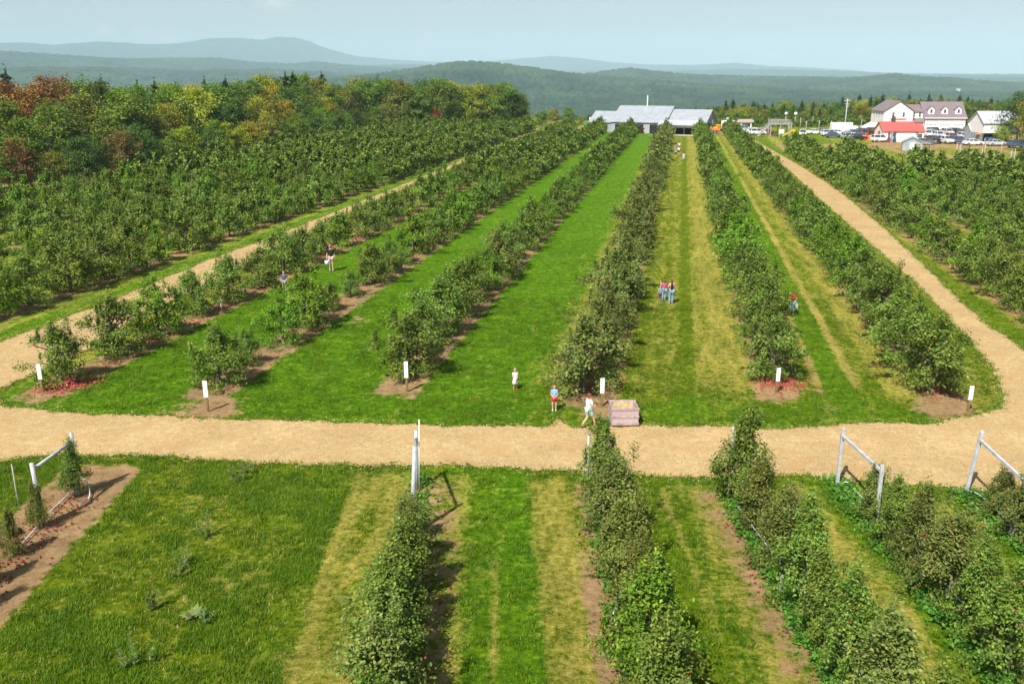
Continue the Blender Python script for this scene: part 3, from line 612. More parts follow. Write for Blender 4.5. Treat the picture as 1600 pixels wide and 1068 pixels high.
def put_tree(key, x, y, sc, label, group, var=None, squash=1.0, name='apple_tree'):
    tm, cm, am = (rnd.choice(HEROES[key]) if var is None else HEROES[key][var % len(HEROES[key])])
    t = thing(name, label, 'apple tree', (x, y, 0), rnd.uniform(0, 6.28), group); q_ = rnd.uniform(.88, 1.10) if key.startswith('fg') else 1; t.scale = (sc*squash*q_, sc*squash*q_, sc*(rnd.uniform(.88, 1.08) if key.startswith('fg') else 1))
    link('trunk', tm, t); link('crown', cm, t)
    if am is not None: link('fruit', am, t)
    return t
ORD = 'first second third fourth fifth sixth seventh eighth ninth tenth eleventh twelfth thirteenth fourteenth fifteenth sixteenth seventeenth eighteenth nineteenth twentieth'.split()
cands = []
def seen(x, y, pad=60):
    z = y*math.cos(TH)+(H-1.5)*math.sin(TH); u = 800+F*x/z; return -pad < u < 1600+pad
def rowtrees(m, tan_, D0, D1, step, rowname, kind, jit=.3, leafsel=None):
    d = D0; i = 0
    while d < D1:
        y = d+rnd.uniform(-jit, jit); x = x_of(m, d, tan_)+rnd.uniform(-.25, .25)
        zc = y*math.cos(TH)+H*math.sin(TH); ub = 800+F*x/zc; vb = 120+F*H/(zc*math.cos(TH)); rp = F/zc
        hide = any(abs(ub-pu) < 1.6*rp*k and vb > pv-2 and vb-3.3*rp < pv+2 for pu, pv, k in ((347, 480, 1.0), (518, 414, 1.0)))
        if seen(x, y): cands.append((math.hypot(x, y), x, y, rowname, i, kind+('_small' if hide else ''), leafsel)); i += 1
        d += step*rnd.uniform(.92, 1.08)
nameR = {'R1': 'the row behind the leftmost white marker post', 'R2': 'the row behind the second white marker post', 'R3': 'the row behind the third white marker post', 'R4': 'the row behind the wooden crate', 'R5': 'the row behind the fifth white marker post', 'R6': 'the row behind the rightmost white marker post'}
for k, v0, lf in (('R1', 598, 'apple_leaf'), ('R2', 606, 'apple_leaf'), ('R3', 586, 'apple_leaf'), ('R4', 613, 'apple_leaf_grey'), ('R5', 590, 'apple_leaf'), ('R6', 612, 'apple_leaf')):
    rowtrees(ROWS[k], TA, G(800, v0).y, 262, 3.9 if k != 'R1' else 4.3, nameR[k], 'main', leafsel=lf)
for i, m in enumerate(LROWS):
    rowtrees(m, TA, 36, 268, 3.9, 'the '+ORD[i]+' row left of the left track', 'left')
for i, m in enumerate(RROWS):
    rowtrees(m, TA, 36, (192, 172, 153, 146, 144, 143, 142)[i], 3.9, 'the '+ORD[i]+' row right of the right track', 'right')
cands.sort(key=lambda c: c[0])
NIND = 252
far = cands[NIND:]
for d, x, y, rn, i, kind, lf in cands[:NIND]:
    small_ = kind.endswith('_small')
    sel = lf or 'apple_leaf'
    if lf != 'apple_leaf_grey':
        q = rnd.random(); sel = 'apple_leaf_lime' if q < .2 else ('apple_leaf_grey' if q > .95 and i > 3 else 'apple_leaf')
    key = ('near_' if d < 78 else 'mid_')+sel
    lab = ('%s apple tree from near end of %s' % (ORD[i], rn)) if i < 20 else 'leafy apple tree beyond the twentieth in %s' % rn
    sc = rnd.triangular(.70, 1.16, 1.0)
    if rn == nameR['R4']: sc *= 1.08
    if rn == nameR['R5'] and i > 0: sc *= 1.1
    if ' left of the left' in rn or ' right of the right' in rn: sc *= 1.10
    if rn == nameR['R6']: sc *= 1.1
    if rn == nameR['R1']: sc = max(sc*1.02, .88)
    if small_: sc = .56
    put_tree(key, x, y, sc, lab, 'apple trees in '+rn, squash=rnd.uniform(.90, 1.12))
# the farthest trees: one mass of crowns, hundreds of them
lib = []
for j in range(10):
    limbs, C, S = apple_shape(700+j, 3.5, 1.9, 46)
    cen = np.array([0, 0, 1.4]); nz = C-cen; nz /= (np.linalg.norm(nz, axis=1)[:, None]+1e-6)
    V, Q = leaf_cloud(C, S*1.1, 17, .25, up=.35, seed=j, nz=nz); V[:, 2] = np.maximum(V[:, 2], .05); lib.append(V)
# the trellised block behind the play yard
extra = []
for k in range(5):
    yy = 285+k*7
    for xx in np.arange(40, 150, 2.6): extra.append((xx+rnd.uniform(-.4, .4), yy+xx*.03+rnd.uniform(-.4, .4), .95))
for nmk, sel, labk in (('distant_apple_trees', [c for c in far if c[6] != 'apple_leaf_grey'], 'distant apple trees whose crowns merge into even rows'), ('distant_red_apple_trees', [c for c in far if c[6] == 'apple_leaf_grey'], 'distant brownish apple trees of the row behind the crate')):
    VV = []
    pts = [(c[1], c[2], rnd.uniform(.9, 1.15)*(1.12 if not c[5].startswith('main') else 1.02)) for c in sel]+(extra if nmk == 'distant_apple_trees' else [])
    for x, y, s in pts:
        V = rnd.choice(lib); a = rnd.uniform(0, 6.28); c, s_ = math.cos(a)*s, math.sin(a)*s
        W = np.empty_like(V); W[:, 0] = V[:, 0]*c-V[:, 1]*s_+x; W[:, 1] = V[:, 0]*s_+V[:, 1]*c+y; W[:, 2] = V[:, 2]*s+(terr(x, y)+1 if y > 300 else 0)*0; VV.append(W)
    V = np.concatenate(VV); o = link(nmk, npmesh(nmk, V, np.arange(len(V)).reshape(-1, 4), ['apple_leaf' if nmk == 'distant_apple_trees' else 'apple_leaf_grey']))
    tag(o, labk, 'apple trees', kind='stuff')
# foreground trellis rows
def frow(m, ys, keys, scs, rn, extra_r=1.0):
    for i, (v, k, s) in enumerate(zip(ys, keys, scs)):
        y = G(800, v).y; x = x_of(m, y, TB)+rnd.uniform(-.1, .1)
        put_tree('fg_'+{'g': 'apple_leaf', 'b': 'apple_leaf_brown', 'l': 'apple_leaf_lime', 's': 'apple_leaf_grey'}[k], x, y, s, '%s apple tree from near end of %s' % (ORD[i], rn), 'apple trees in '+rn, var=i, squash=extra_r)
frow(FROWS['FA'], [848, 890, 940, 1000, 1065, 1150, 1245, 1360], 'sbgggsgg', [.50, .72, .82, .9, .98, 1.0, .95, 1], 'the foreground row below the two joined grey posts')
frow(FROWS['F2'], [775, 838, 905, 975, 1055, 1150, 1260], 'gsbblgs', [1.0, .98, .95, .8, 1.05, 1.0, .9], 'the foreground row below the wooden crate', .93)
frow(FROWS['F3'], [786, 835, 890, 945, 1005, 1070, 1150, 1250], 'gbsgggsg', [1.08, .88, .85, .95, .95, .95, 1.0, 1], 'the third foreground row from the right', .90)
frow(FROWS['F4'], [812, 850, 895, 945, 1000, 1060, 1130, 1220], 'sgssggsg', [.72, .80, .88, .95, .9, .95, .95, 1], 'the foreground row at the left square posts', .93)
frow(FROWS['F5'], [808, 845, 890, 940, 1000], 'ssgsg', [.6, .75, .9, .9, .9], 'the foreground row at the rightmost square posts', .95)
frow(FROWS['FL'], [775, 825, 868, 915, 975], 'gbbbg', [.70, .5, .5, .6, .7], 'the foreground row at the left photo edge', .72)

# ------------------------------------------------------------------ forest trees
FOR = []
def forest_variant(seed, hgt, rad, leaves, size, conifer=False):
    r = random.Random(seed); limbs = []; C = []; S = []
    if conifer:
        limbs.append(([(0, 0, 0), (0, 0, hgt*.5), (0, 0, hgt)], [.22, .14, .03]))
        for i in range(34):
            f = i/34; z = hgt*(.18+.8*f); ln = rad*(1-f)**.8*r.uniform(.75, 1.15)+.25; a = i*2.4
            for q in (.35, .7, 1.0): C.append((math.cos(a)*ln*q, math.sin(a)*ln*q, z-ln*q*.12+r.gauss(0, .1))); S.append((.34*(1.1-f*.5), .34*(1.1-f*.5), .13))
        C.append((0, 0, hgt)); S.append((.1, .1, .4))
    else:
        limbs.append(([(0, 0, 0), (r.uniform(-.3, .3), r.uniform(-.3, .3), hgt*.45), (r.uniform(-.5, .5), r.uniform(-.5, .5), hgt*.85)], [.20, .14, .05]))
        for i in range(26):
            f = (i+.5)/26; z0 = hgt*(.25+.55*f); a = i*2.4+r.uniform(-.5, .5); pr = math.sin(math.pi*min(1, .22+f*.72))**.6
            ln = rad*pr*r.uniform(.6, 1.15); b = Vector((0, 0, z0)); e = Vector((math.cos(a)*ln, math.sin(a)*ln, z0+ln*r.uniform(.25, .7)))
            limbs.append(([b, b.lerp(e, .5)+Vector((0, 0, .1)), e], [.09, .06, .02]))
            for q in range(3):
                p = b.lerp(e, r.uniform(.55, 1.1)); sz = r.uniform(.42, .85)*rad/3.2
                C.append((p.x+r.gauss(0, .35), p.y+r.gauss(0, .35), p.z+r.gauss(0, .35))); S.append((sz, sz, sz*.6))
        for i in range(12): C.append((r.gauss(0, rad*.28), r.gauss(0, rad*.28), hgt*r.uniform(.82, .97))); S.append((.5, .5, .4))
        for i in range(10):                     # low skirt of undergrowth branches
            a = r.uniform(0, 6.28); C.append((math.cos(a)*rad*.6, math.sin(a)*rad*.6, hgt*r.uniform(.1, .3))); S.append((.6, .6, .5))
    C = np.array(C); S = np.array(S); npc = max(1, int(leaves/len(C))); cen = np.array([0, 0, hgt*.45]); nz = C-cen; nz /= np.linalg.norm(nz, axis=1)[:, None]+1e-6
    V, Q = leaf_cloud(C, S, npc, size, up=.3 if not conifer else .1, seed=seed, nz=nz*1.1)
    return trunk_mesh('trunk', limbs, 'forest_bark', 5), npmesh('crown', V, Q, ['needle' if conifer else 'forest_leaf'])
DEC = [forest_variant(900+j, 12+j % 3, 3.3+.35*(j % 3), 5200, .26) for j in range(7)]
CON = [forest_variant(950+j, 13, 2.6, 4200, .24, True) for j in range(3)]
COLS = {'dark green': (.070, .125, .030), 'mid green': (.115, .185, .034), 'yellow green': (.24, .29, .034), 'olive': (.19, .185, .045), 'brownish': (.17, .130, .055), 'orange': (.30, .155, .03), 'golden': (.29, .25, .03), 'russet': (.19, .095, .045), 'crimson': (.17, .03, .04)}
def wood_tree(x, y, z, colr, hgt, rad_s, label, group, conifer=False):
    tm, cm = rnd.choice(CON if conifer else DEC)
    s = hgt/13.0; t = thing('pine_tree' if conifer else 'maple_tree', label, 'pine tree' if conifer else 'tree', (x, y, z), rnd.uniform(0, 6.28), group)
    t.scale = (s*rad_s, s*rad_s, s); link('trunk', tm, t); c = link('crown', cm, t)
    if not conifer:
        k = COLS[colr]; j = rnd.uniform(.85, 1.15); c.color = (k[0]*j, k[1]*rnd.uniform(.88, 1.12), k[2], 1)
    return t
zones = [(-200, 110, 'at the left photo edge'), (110, 300, 'left of the pinkish crimson tree'), (300, 520, 'in the middle of the left woods'), (520, 700, 'around the dark crimson maple'), (700, 900, 'above the white box trailer')]
def zone(u):
    for a, b, n_ in zones:
        if a <= u < b: return n_
    return 'beyond the orchard'
zone_pref = {0: ['brownish', 'olive', 'mid green', 'dark green', 'olive', 'mid green', 'russet'], 1: ['mid green', 'dark green', 'olive', 'yellow green', 'mid green', 'dark green', 'brownish'], 2: ['mid green', 'olive', 'yellow green', 'mid green', 'dark green', 'mid green', 'golden', 'dark green'], 3: ['dark green', 'dark green', 'mid green', 'olive', 'mid green', 'brownish'], 4: ['dark green', 'mid green', 'mid green', 'olive', 'dark green']}
cnt = 0
for layer in range(5):
    d = 88.0+layer*3
    while d < 292:
        m = -5.52-layer*.50
        x = x_of(m, d, TA)+rnd.uniform(-1.2, 1.2); y = d+rnd.uniform(-1.5, 1.5)
        z_ = y*math.cos(TH)+4; u = 800+F*x/z_
        step = 5.2 if layer == 0 else 6.4
        if -70 < u < 830:
            zi = 0 if u < 110 else 1 if u < 300 else 2 if u < 520 else 3 if u < 700 else 4
            con = layer >= 3 and rnd.random() < .2
            col = rnd.choice(zone_pref[zi]); hg = (7.0 if layer == 0 else 11.0+layer*.9)*rnd.uniform(.82, 1.12)
            # skyline of the photo: low in the middle, near the horizon at both ends
            cap = HT(float(np.interp(u, [0, 110, 180, 240, 340, 400, 460, 560, 640, 700, 760, 815], [112, 104, 118, 124, 120, 116, 112, 118, 128, 122, 128, 146])), y)
            hg = min(hg, cap*rnd.uniform(.86, 1.0)) if not con else cap*rnd.uniform(.90, 1.0)
            if layer >= 3 and not con: hg = cap*rnd.uniform(.84, .97)
            lab = ('dark pine rising %s' if con else col+' broadleaf tree %s')
            if not con: lab = lab % (('fronting the woods ' if layer == 0 else 'within the woods ')+zone(u))
            else: lab = lab % ('out of the woods '+zone(u))
            wood_tree(x, y, -.1, col, max(5, hg), (1.05 if layer else 1.15), lab, ('pines in the left woods' if con else 'broadleaf trees in the left woods'), con); cnt += 1
        d += step*rnd.uniform(.85, 1.15)
for layer in range(3):
    u = 560.0
    while u < 822:
        D = 277+layer*7+rnd.uniform(-2, 2); x = (u-800)/F*(D*math.cos(TH)+4)
        cap = HT(float(np.interp(u, [560, 640, 700, 760, 800, 822], [118, 128, 122, 128, 132, 150])), D); col = rnd.choice(('dark green', 'mid green', 'mid green', 'olive', 'dark green', 'brownish', 'yellow green'))
        wood_tree(x, D, -.1, col, cap*rnd.uniform(.8, 1.0), 1.1, col+' broadleaf tree at the far end of left woods '+zone(u), 'broadleaf trees in the left woods'); u += 13*rnd.uniform(.8, 1.2)
# a few singled out trees with autumn colour
for (u, v, hg, colr, lab) in ((18, 262, 11.5, 'russet', 'rust red broadleaf tree at the far left of the woods skyline'), (88, 250, 12, 'brownish', 'brown tinged tree right of the rust red one at far left'), (328, 226, 11.5, 'orange', 'orange maple left of the wide yellow crown at the skyline'), (470, 212, 10.5, 'golden', 'golden tree between the orange maple and tall orange tree'), (683, 203, 6.5, 'crimson', 'dark crimson maple against the green woods left of the white trailer'), (245, 215, 10.5, 'crimson', 'pinkish crimson tree among green trees left of centre in woods'), (205, 238, 7, 'russet', 'dusty red small tree low at the woods front'), (415, 205, 11.5, 'orange', 'golden orange maple at the woods skyline'), (512, 206, 11.5, 'orange', 'tall thin orange tree right of the pines in the woods'), (355, 222, 12, 'golden', 'wide yellow maple crown lit at the woods skyline'), (808, 195, 9, 'orange', 'orange tree at the right end of the left woods'), (50, 262, 6, 'yellow green', 'bright lime green shrubby tree at left foot of the woods'), (150, 240, 6.5, 'yellow green', 'bright lime green young tree at the shaded woods front')):
    g = G(u, v); wood_tree(g.x, g.y, -.1, colr, hg, .8, lab, None)
# woods behind the buildings
for layer in range(6):
    u = 815.0
    while u < 1680:
        D = 300+layer*17+rnd.uniform(-5, 5); x = (u-800)/F*(D*math.cos(TH)+4); y = D; 
        top = float(np.interp(u, [820, 900, 960, 1040, 1100, 1130, 1200, 1280, 1340, 1400, 1500, 1560, 1600, 1680], [172, 176, 182, 184, 166, 160, 158, 160, 152, 150, 152, 156, 152, 148]))
        con = rnd.random() < (.5 if 1340 < u < 1480 and layer > 2 else .25)
        z0 = terr(x, y)-.5; top_h = HT(top+rnd.uniform(-1, 9)-(3 if con else 0), y)-(0 if layer > 2 else 1.5)
        hg = top_h-z0
        if hg > 3.5 and not (layer < 2 and 930 < u < 1110):
            col = rnd.choice(['mid green', 'mid green', 'yellow green', 'olive', 'dark green', 'dark green', 'orange' if 1400 < u < 1600 else 'olive'])
            zn = 'behind the grey barn' if u < 1120 else 'behind the play yard' if u < 1330 else 'behind the white farmhouse' if u < 1520 else 'behind the white shed at right'
            wood_tree(x, y, z0, col, hg, 1.15 if not con else .9, ('dark pine standing ' if con else col+' broadleaf tree ')+zn+(', front of the wood' if layer < 2 else ', deep in the wood'), 'pines of the wood behind the buildings' if con else 'broadleaf trees behind the buildings', con)
        u += 15*rnd.uniform(.8, 1.25)*(1 if layer < 5 else 1.2)
for (u, v, hg, colr, rs, lab) in ((1588, 226, 12.0, 'dark green', 1.25, 'large dark shade tree overhanging the white shed at right'), (1612, 238, 11, 'olive', 1.2, 'olive shade tree cut off by the right photo edge'), (1562, 227, 4.2, 'yellow green', 1.3, 'small lime green tree beneath the large dark shade tree'), (888, 197, 6, 'mid green', 1.2, 'rounded green tree left of the white box trailer by barn'), (866, 199, 5.5, 'olive', 1.2, 'olive bushy tree between the left woods and the barn'), (848, 201, 5.5, 'mid green', 1.2, 'green bushy tree just past the end of left woods')):
    g = G(u, v); wood_tree(g.x, g.y, 0, colr, hg, rs, lab, None)

# ------------------------------------------------------------------ low growth and fallen fruit
def scatter_blades(name, pts, mat, h, wd, label, per=3, lean=.5, kind='stuff', cat=None):
    g = np.random.default_rng(len(pts)); n = len(pts)*per; P = np.repeat(pts, per, 0)+np.concatenate([g.normal(0, .05, (n, 2)), np.zeros((n, 1))], 1)
    a = g.uniform(0, 6.28, n); hh = h*g.uniform(.5, 1.4, n); d = np.stack([np.cos(a), np.sin(a), np.zeros(n)], 1); s = np.stack([-np.sin(a), np.cos(a), np.zeros(n)], 1)*wd/2
    tip = P+d*(hh*lean*g.uniform(0, 1.3, n))[:, None]+np.stack([0*hh, 0*hh, hh], 1)
    V = np.stack([P-s, P+s, tip], 1).reshape(-1, 3); o = link(name, npmesh(name, V, np.arange(n*3).reshape(-1, 3), [mat])); tag(o, label, cat, kind=kind); return o
def sample(n, x0, x1, y0, y1, cond, seed):
    g = np.random.default_rng(seed); x = g.uniform(x0, x1, n); y = y0+(y1-y0)*g.random(n)**1.25; d, i, l = masks(x, y); tr = in_poly(x, y, coarse)
    u = 800+F*x/(y*math.cos(TH)+4.3); ok = cond(d, i, l, g.random(n)) & ~tr & (u > -30) & (u < 1630); return np.stack([x[ok], y[ok], np.zeros(ok.sum())-.005], 1)
scatter_blades('grass', sample(150000, -32, 42, 16, 85, lambda d, i, l, r: (d < .45) & (i < .3) & (r < .95-d), 1), 'grass_blade', .07, .022, 'short green grass blades over the mown alleys', 3, .8, cat='grass')
scatter_blades('dry_grass', sample(90000, -32, 42, 16, 75, lambda d, i, l, r: (d > .3) & (i < .7) & (r < d), 2), 'straw_blade', .035, .016, 'cut dry grass lying in the pale strips', 3, 1.6, cat='dry grass')
lw = sample(260000, -32, -4, 16, 34.5, lambda d, i, l, r: (d < .6) & (i < .3), 7); mbl = m_of(lw[:, 0], lw[:, 1], TB); lw = lw[(mbl < -.36)]
cl = (1.3*vnoise(lw[:, 0]*.6, lw[:, 1]*.6, 21)+.7*vnoise(lw[:, 0]*3, lw[:, 1]*3, 22)) > 1.05
scatter_blades('rough_grass', lw[cl][:26000], 'grass_blade', .095, .024, 'long tufted grass of the rough lawn at bottom left', 4, .9, cat='grass')
scatter_blades('rough_dry_grass', lw[~cl][:1300], 'straw_blade', .08, .010, 'dry stems standing in the rough lawn at bottom left', 3, .9, cat='dry grass')
gt = sample(240000, -22, 42, 16, 62, lambda d, i, l, r: (d < .5) & (i < .3), 8); cl = (vnoise(gt[:, 0]*1.1, gt[:, 1]*1.1, 31)+vnoise(gt[:, 0]*3.3, gt[:, 1]*3.3, 32)) > 1.08
scatter_blades('grass_tufts', gt[cl][:42000], 'grass_blade', .10, .030, 'slightly taller grass tufts dotted over the mown alleys', 4, .8, cat='grass')
# loose chips and straw along the edges of the track
E = []
g = np.random.default_rng(5); base_ = np.array([tuple(p) for p in outline if p.y < 110])
k = g.integers(0, len(base_), 15000); E = np.concatenate([base_[k]+g.normal(0, .22, (15000, 2)), np.full((15000, 1), .012)], 1)
scatter_blades('track_edge_straw', E, 'straw_blade', .03, .04, 'loose wood chips and straw strewn along the track edges', 2, 3.0, cat='straw')
k = g.integers(0, len(base_), 9000); E2 = np.concatenate([base_[k]+g.normal(0, .10, (9000, 2)), np.full((9000, 1), .0)], 1)
scatter_blades('edge_grass', E2, 'grass_blade', .10, .04, 'ragged grass tufts along the track edges', 4, .8, cat='grass')
# leafy weeds under the trellis rows and row heads
def weeds_at(lst, seed, spread, n_per, size, mat, name, label):
    g = np.random.default_rng(seed); C = np.array(lst); S = np.full((len(C), 3), 1.0)*np.array(spread)
    V, Q = leaf_cloud(C, S, n_per, size, up=1.2, seed=seed); V[:, 2] = np.abs(V[:, 2])+.01
    tag(link(name, npmesh(name, V, Q, [mat])), label, 'weeds', kind='stuff')
W = []
for m, v0, v1, wdt in ((.85, 748, 1080, .55), (1.142, 770, 1000, .5), (.579, 770, 1080, .45), (-.176, 745, 1080, .45), (.257, 770, 1080, .4)):
    for q in range(int(200)):
        v = rnd.uniform(v0, v1); y = G(800, v).y; W.append((x_of(m, y, TB)-rnd.uniform(-.5, 1)*wdt, y, .08))
weeds_at(W, 3, (.22, .22, .07), 22, .10, 'weed_leaf', 'weeds', 'bright green leafy weeds under the foreground tree rows')
W = []
for k_, m in ROWS.items():
    for q in range(90):
        y = rnd.uniform(44, 110); W.append((x_of(m, y, TA)+rnd.gauss(0, .7), y, .06))
weeds_at(W, 4, (.22, .22, .05), 14, .10, 'weed_leaf', 'orchard_weeds', 'scattered green weeds under the main orchard rows')
# apples on the ground
def apples(name, pts, mat, label, r=.045):
    o = np.array([(1, 0, 0), (0, 1, 0), (-1, 0, 0), (0, -1, 0), (0, 0, 1), (0, 0, -1)])*r; P = np.array(pts); n = len(P)
    AV = (P[:, None, :]+o[None]).reshape(-1, 3); fq = np.array([(4, 0, 1), (4, 1, 2), (4, 2, 3), (4, 3, 0), (5, 1, 0), (5, 2, 1), (5, 3, 2), (5, 0, 3)])
    tag(link(name, npmesh(name, AV, (np.arange(n)[:, None, None]*6+fq[None]).reshape(-1, 3), [mat], smooth=True)), label, 'apples', kind='stuff')
P1 = []; P2 = []
for k_, m, n_ in (('R1', -1.98, 2200), ('R5', .34, 900), ('R6', .847, 1500), ('R2', -1.46, 160), ('R4', -.248, 500), ('b', 1.50, 1500)):
    heads = [G(800, 600).y+3.9*i for i in range(40)]
    for q in range(n_):
        y0 = rnd.choice(heads[:34]) if rnd.random() < .75 else heads[0]; y = y0+rnd.gauss(0, .7); x = x_of(m+.03, y, TA)+rnd.gauss(0, .65); P1.append((x, y, .04))
for q in range(300):
    y = G(800, rnd.uniform(770, 1000)).y; P2.append((x_of(-1.0, y, TB)+rnd.gauss(0, .55), y, .04))
for q in range(150):
    y = G(800, rnd.uniform(790, 1068)).y; P2.append((x_of(rnd.choice((.235, .54, -.13)), y, TB)+rnd.gauss(0, .35), y, .04))
apples('fallen_apples', P1, 'apple_pink', 'windfall red apples lying under the main orchard rows', .052)
apples('windfall_apples', P2, 'apple_red', 'windfall red apples on bare soil of the foreground rows', .045)
# single weeds on the rough lawn at bottom left
def weed_plant(u, v, kind, label, s=1.0):
    g = G(u, v); t = thing('weed_plant', label, 'weed', (g.x, g.y, 0), rnd.uniform(0, 6), 'tall weeds on the rough lawn'); mb = MB()
    r = random.Random(u)
    if kind == 'rosette':
        for i in range(16):
            a = i*2.4; ln = r.uniform(.22, .38)*s; e = r.uniform(.2, .9); d = Vector((math.cos(a), math.sin(a), e)).normalized(); n_ = Vector((-math.sin(a), math.cos(a), 0))*.07*s
            p0 = Vector((0, 0, .03)); p1 = p0+d*ln*.55+Vector((0, 0, .04)); p2 = p0+d*ln
            mb.add([p0-n_*.3, p0+n_*.3, p1+n_, p2, p1-n_], [(0, 1, 2, 3, 4)], 'grey_weed_leaf')
        mb.build('leaves', t)
    else:
        st = MB()
        for j in range(5):
            bx, by = r.gauss(0, .14), r.gauss(0, .14); hh = r.uniform(.5, 1.0)*s; tp = Vector((bx*1.8, by*1.8, hh)); st.tube([(bx, by, 0), tp*.5+Vector((bx*.5, by*.5, 0)), tp], [.012, .01, .004], 'grey_weed_leaf', 4)
            for i in range(26):
                q = r.uniform(.1, 1); p = Vector((bx, by, 0)).lerp(tp, q); a = r.uniform(0, 6.28); d = Vector((math.cos(a), math.sin(a), .5)); n_ = Vector((-math.sin(a), math.cos(a), 0))*.02; ln = .11*(1.2-q)
                mb.add([p-n_*.4, p+n_*.4, p+d*ln*.6+n_, p+d*ln*1.4, p+d*ln*.6-n_], [(0, 1, 2, 3, 4)], 'grey_weed_leaf')
        st.build('stem', t); mb.build('leaves', t)
weed_plant(303, 965, 'rosette', 'pale rosette of broad felted leaves low in the rough lawn', 1.2)
weed_plant(325, 838, 'tall', 'tallest grey green weed of the rough lawn, beneath the track', 1.15)
weed_plant(372, 752, 'tall', 'grey green weed nearest the track in the rough lawn', .9)
weed_plant(388, 738, 'tall', 'small weed by the bare spot next to the track', .6)
weed_plant(290, 885, 'tall', 'bushy grey weed halfway down the rough lawn', .95)
weed_plant(272, 905, 'tall', 'thin grey weed left of the bushy one on rough lawn', .7)
weed_plant(240, 950, 'tall', 'slender weed left of the pale rosette', .9)
weed_plant(210, 1040, 'tall', 'weed clump at the bottom edge of the rough lawn', 1.1)
weed_plant(318, 970, 'tall', 'short weed beside the pale rosette', .5)

# ------------------------------------------------------------------ marker posts, crate, trellis ends
def marker(u, v, vt, label, tilt):
    g = G(u, v); h = HT(vt, g.y); t = thing('marker_post', label, 'marker post', (g.x, g.y, 0), R(tilt), 'white marker posts at the row heads')
    MB().box((0, 0, h*.48), (.10, .09, h*.96), 'post_wood').build('post', t, bevel=.008)
    MB().box((0, -.065, h*.73), (.20, .035, h*.54), 'sign_white').build('sign_board', t, bevel=.006)
marker(67, 612, 568, 'leftmost white marker post, before the isolated first apple tree', 6)
marker(325, 642, 594, 'second white marker post from left, by yellowish weeds', 2)
marker(636, 611, 564, 'third white marker post from left, before a lone bare patch', -2)
marker(940, 634, 590, 'fourth white marker post, just behind the wooden crate', 3)
marker(1213, 613, 574, 'fifth white marker post from left, right of the crate row', 4)
marker(1512, 642, 602, 'rightmost white marker post, by the curve of the track', 4)
# crate
g = G(976, 667); cw, cd, chh = 1.18, 1.05, .80
t = thing('fruit_crate', 'large weathered grey wooden fruit bin at the track edge', 'fruit crate', (g.x, g.y+cd/2, 0), R(1.5))
for (nm, c, d) in (('side_panel', (0, -cd/2+.015, .10+chh/2), (cw, .03, chh-.04)), ('side_panel', (0, cd/2-.015, .10+chh/2), (cw, .03, chh-.04)), ('side_panel', (-cw/2+.015, 0, .10+chh/2), (.03, cd-.064, chh-.04)), ('side_panel', (cw/2-.015, 0, .10+chh/2), (.03, cd-.064, chh-.04))):
    p = MB().box(c, d, 'crate_slat').build(nm, t)
mb = MB()
for zz in (.16, .50, chh+.06):
    mb.box((0, -cd/2-.014, zz), (cw+.06, .026, .11), 'crate_wood'); mb.box((0, cd/2+.014, zz), (cw+.06, .026, .11), 'crate_wood')
mb.build('rail', t)
mb = MB()
for sx in (-1, 1):
    for sy in (-1, 1): mb.box((sx*(cw/2-.07), sy*(cd/2-.07), .10+chh/2), (.08, .08, chh-.05), 'crate_wood')
mb.build('corner_post', t)
MB().box((0, 0, .135), (cw-.07, cd-.07, .03), 'crate_inside').build('floor_board', t)
mb = MB()
for y_ in (-.42, 0, .42): mb.box((0, y_, .05), (cw, .09, .10), 'crate_wood')
mb.build('skid', t)
for i, (dx, dz) in enumerate(((-.28, .1), (0, 0), (.30, .05))):   # pale boards of the far inside wall
    pass
MB().box((0, cd/2-.040, .10+chh/2), (cw-.10, .012, chh-.08), 'crate_inside').build('inner_board', t)

def trellis_end(b1, t1, b2, t2, label, square=False, lean=0.0, rail=True, wd=.12):
    """tall end post at b1 (top row t1), short post at b2 (top row t2) on the ground, rail from one to the other"""
    A = G(*b1); B = G(*b2); hA = HT(t1[1], A.y); hB = HT(t2[1], B.y)
    # tops: the photo shows them leaning, so each top is found at its own distance
    pa = Vector(((t1[0]-800)/pxm(A.y, hA), A.y+lean, hA)); pb = Vector(((t2[0]-800)/pxm(B.y, hB), B.y, hB))
    pa.z = HT(t1[1], pa.y); t = thing('trellis_end', label, 'trellis posts', (A.x, A.y, 0), 0, 'braced trellis end posts')
    o = Vector((A.x, A.y, 0)); pl = lambda p: Vector(p)-o
    def post(a, b):
        mb = MB()
        if square: mb.beam(a, b, wd, wd, 'weathered_post')
        else: mb.tube([a, a.lerp(b, .5), b], [wd*.56, wd*.54, wd*.5], 'weathered_post', 10)
        return mb.build('post', t, smooth=not square, bevel=.01 if square else 0)
    post(pl((A.x, A.y, -.2)), pl(pa)); post(pl((B.x, B.y, -.2)), pl(pb))
    ra = pl(A.lerp(pa, .86)); rb = pl(B.lerp(pb, .9))
    mb = MB()
    if square: mb.beam(ra, rb, wd*.8, wd*.8, 'weathered_post')
    else: mb.tube([ra, rb], wd*.42, 'weathered_post', 8)
    mb.build('brace_rail', t, smooth=not square)
    MB().tube([ra+Vector((-.10, 0, 0)), ra+Vector((.10, 0, 0))], .02, 'wire', 6).build('bolt', t)
    return A, B
trellis_end((1308, 757), (1318, 668), (1367, 822), (1379, 726), 'braced pair of square grey posts, left of the rightmost pair', True)
trellis_end((1508, 770), (1535, 673), (1578, 838), (1604, 742), 'rightmost braced pair of square grey posts', True)
trellis_end((122, 772), (111, 676), (69, 818), (49, 723), 'leftmost braced pair of round grey posts wrapped by a small tree', False, wd=.14)
trellis_end((651, 764), (650, 672), (643, 835), (648, 697), 'tall paired grey posts standing alone beside the rough lawn', False, wd=.14)
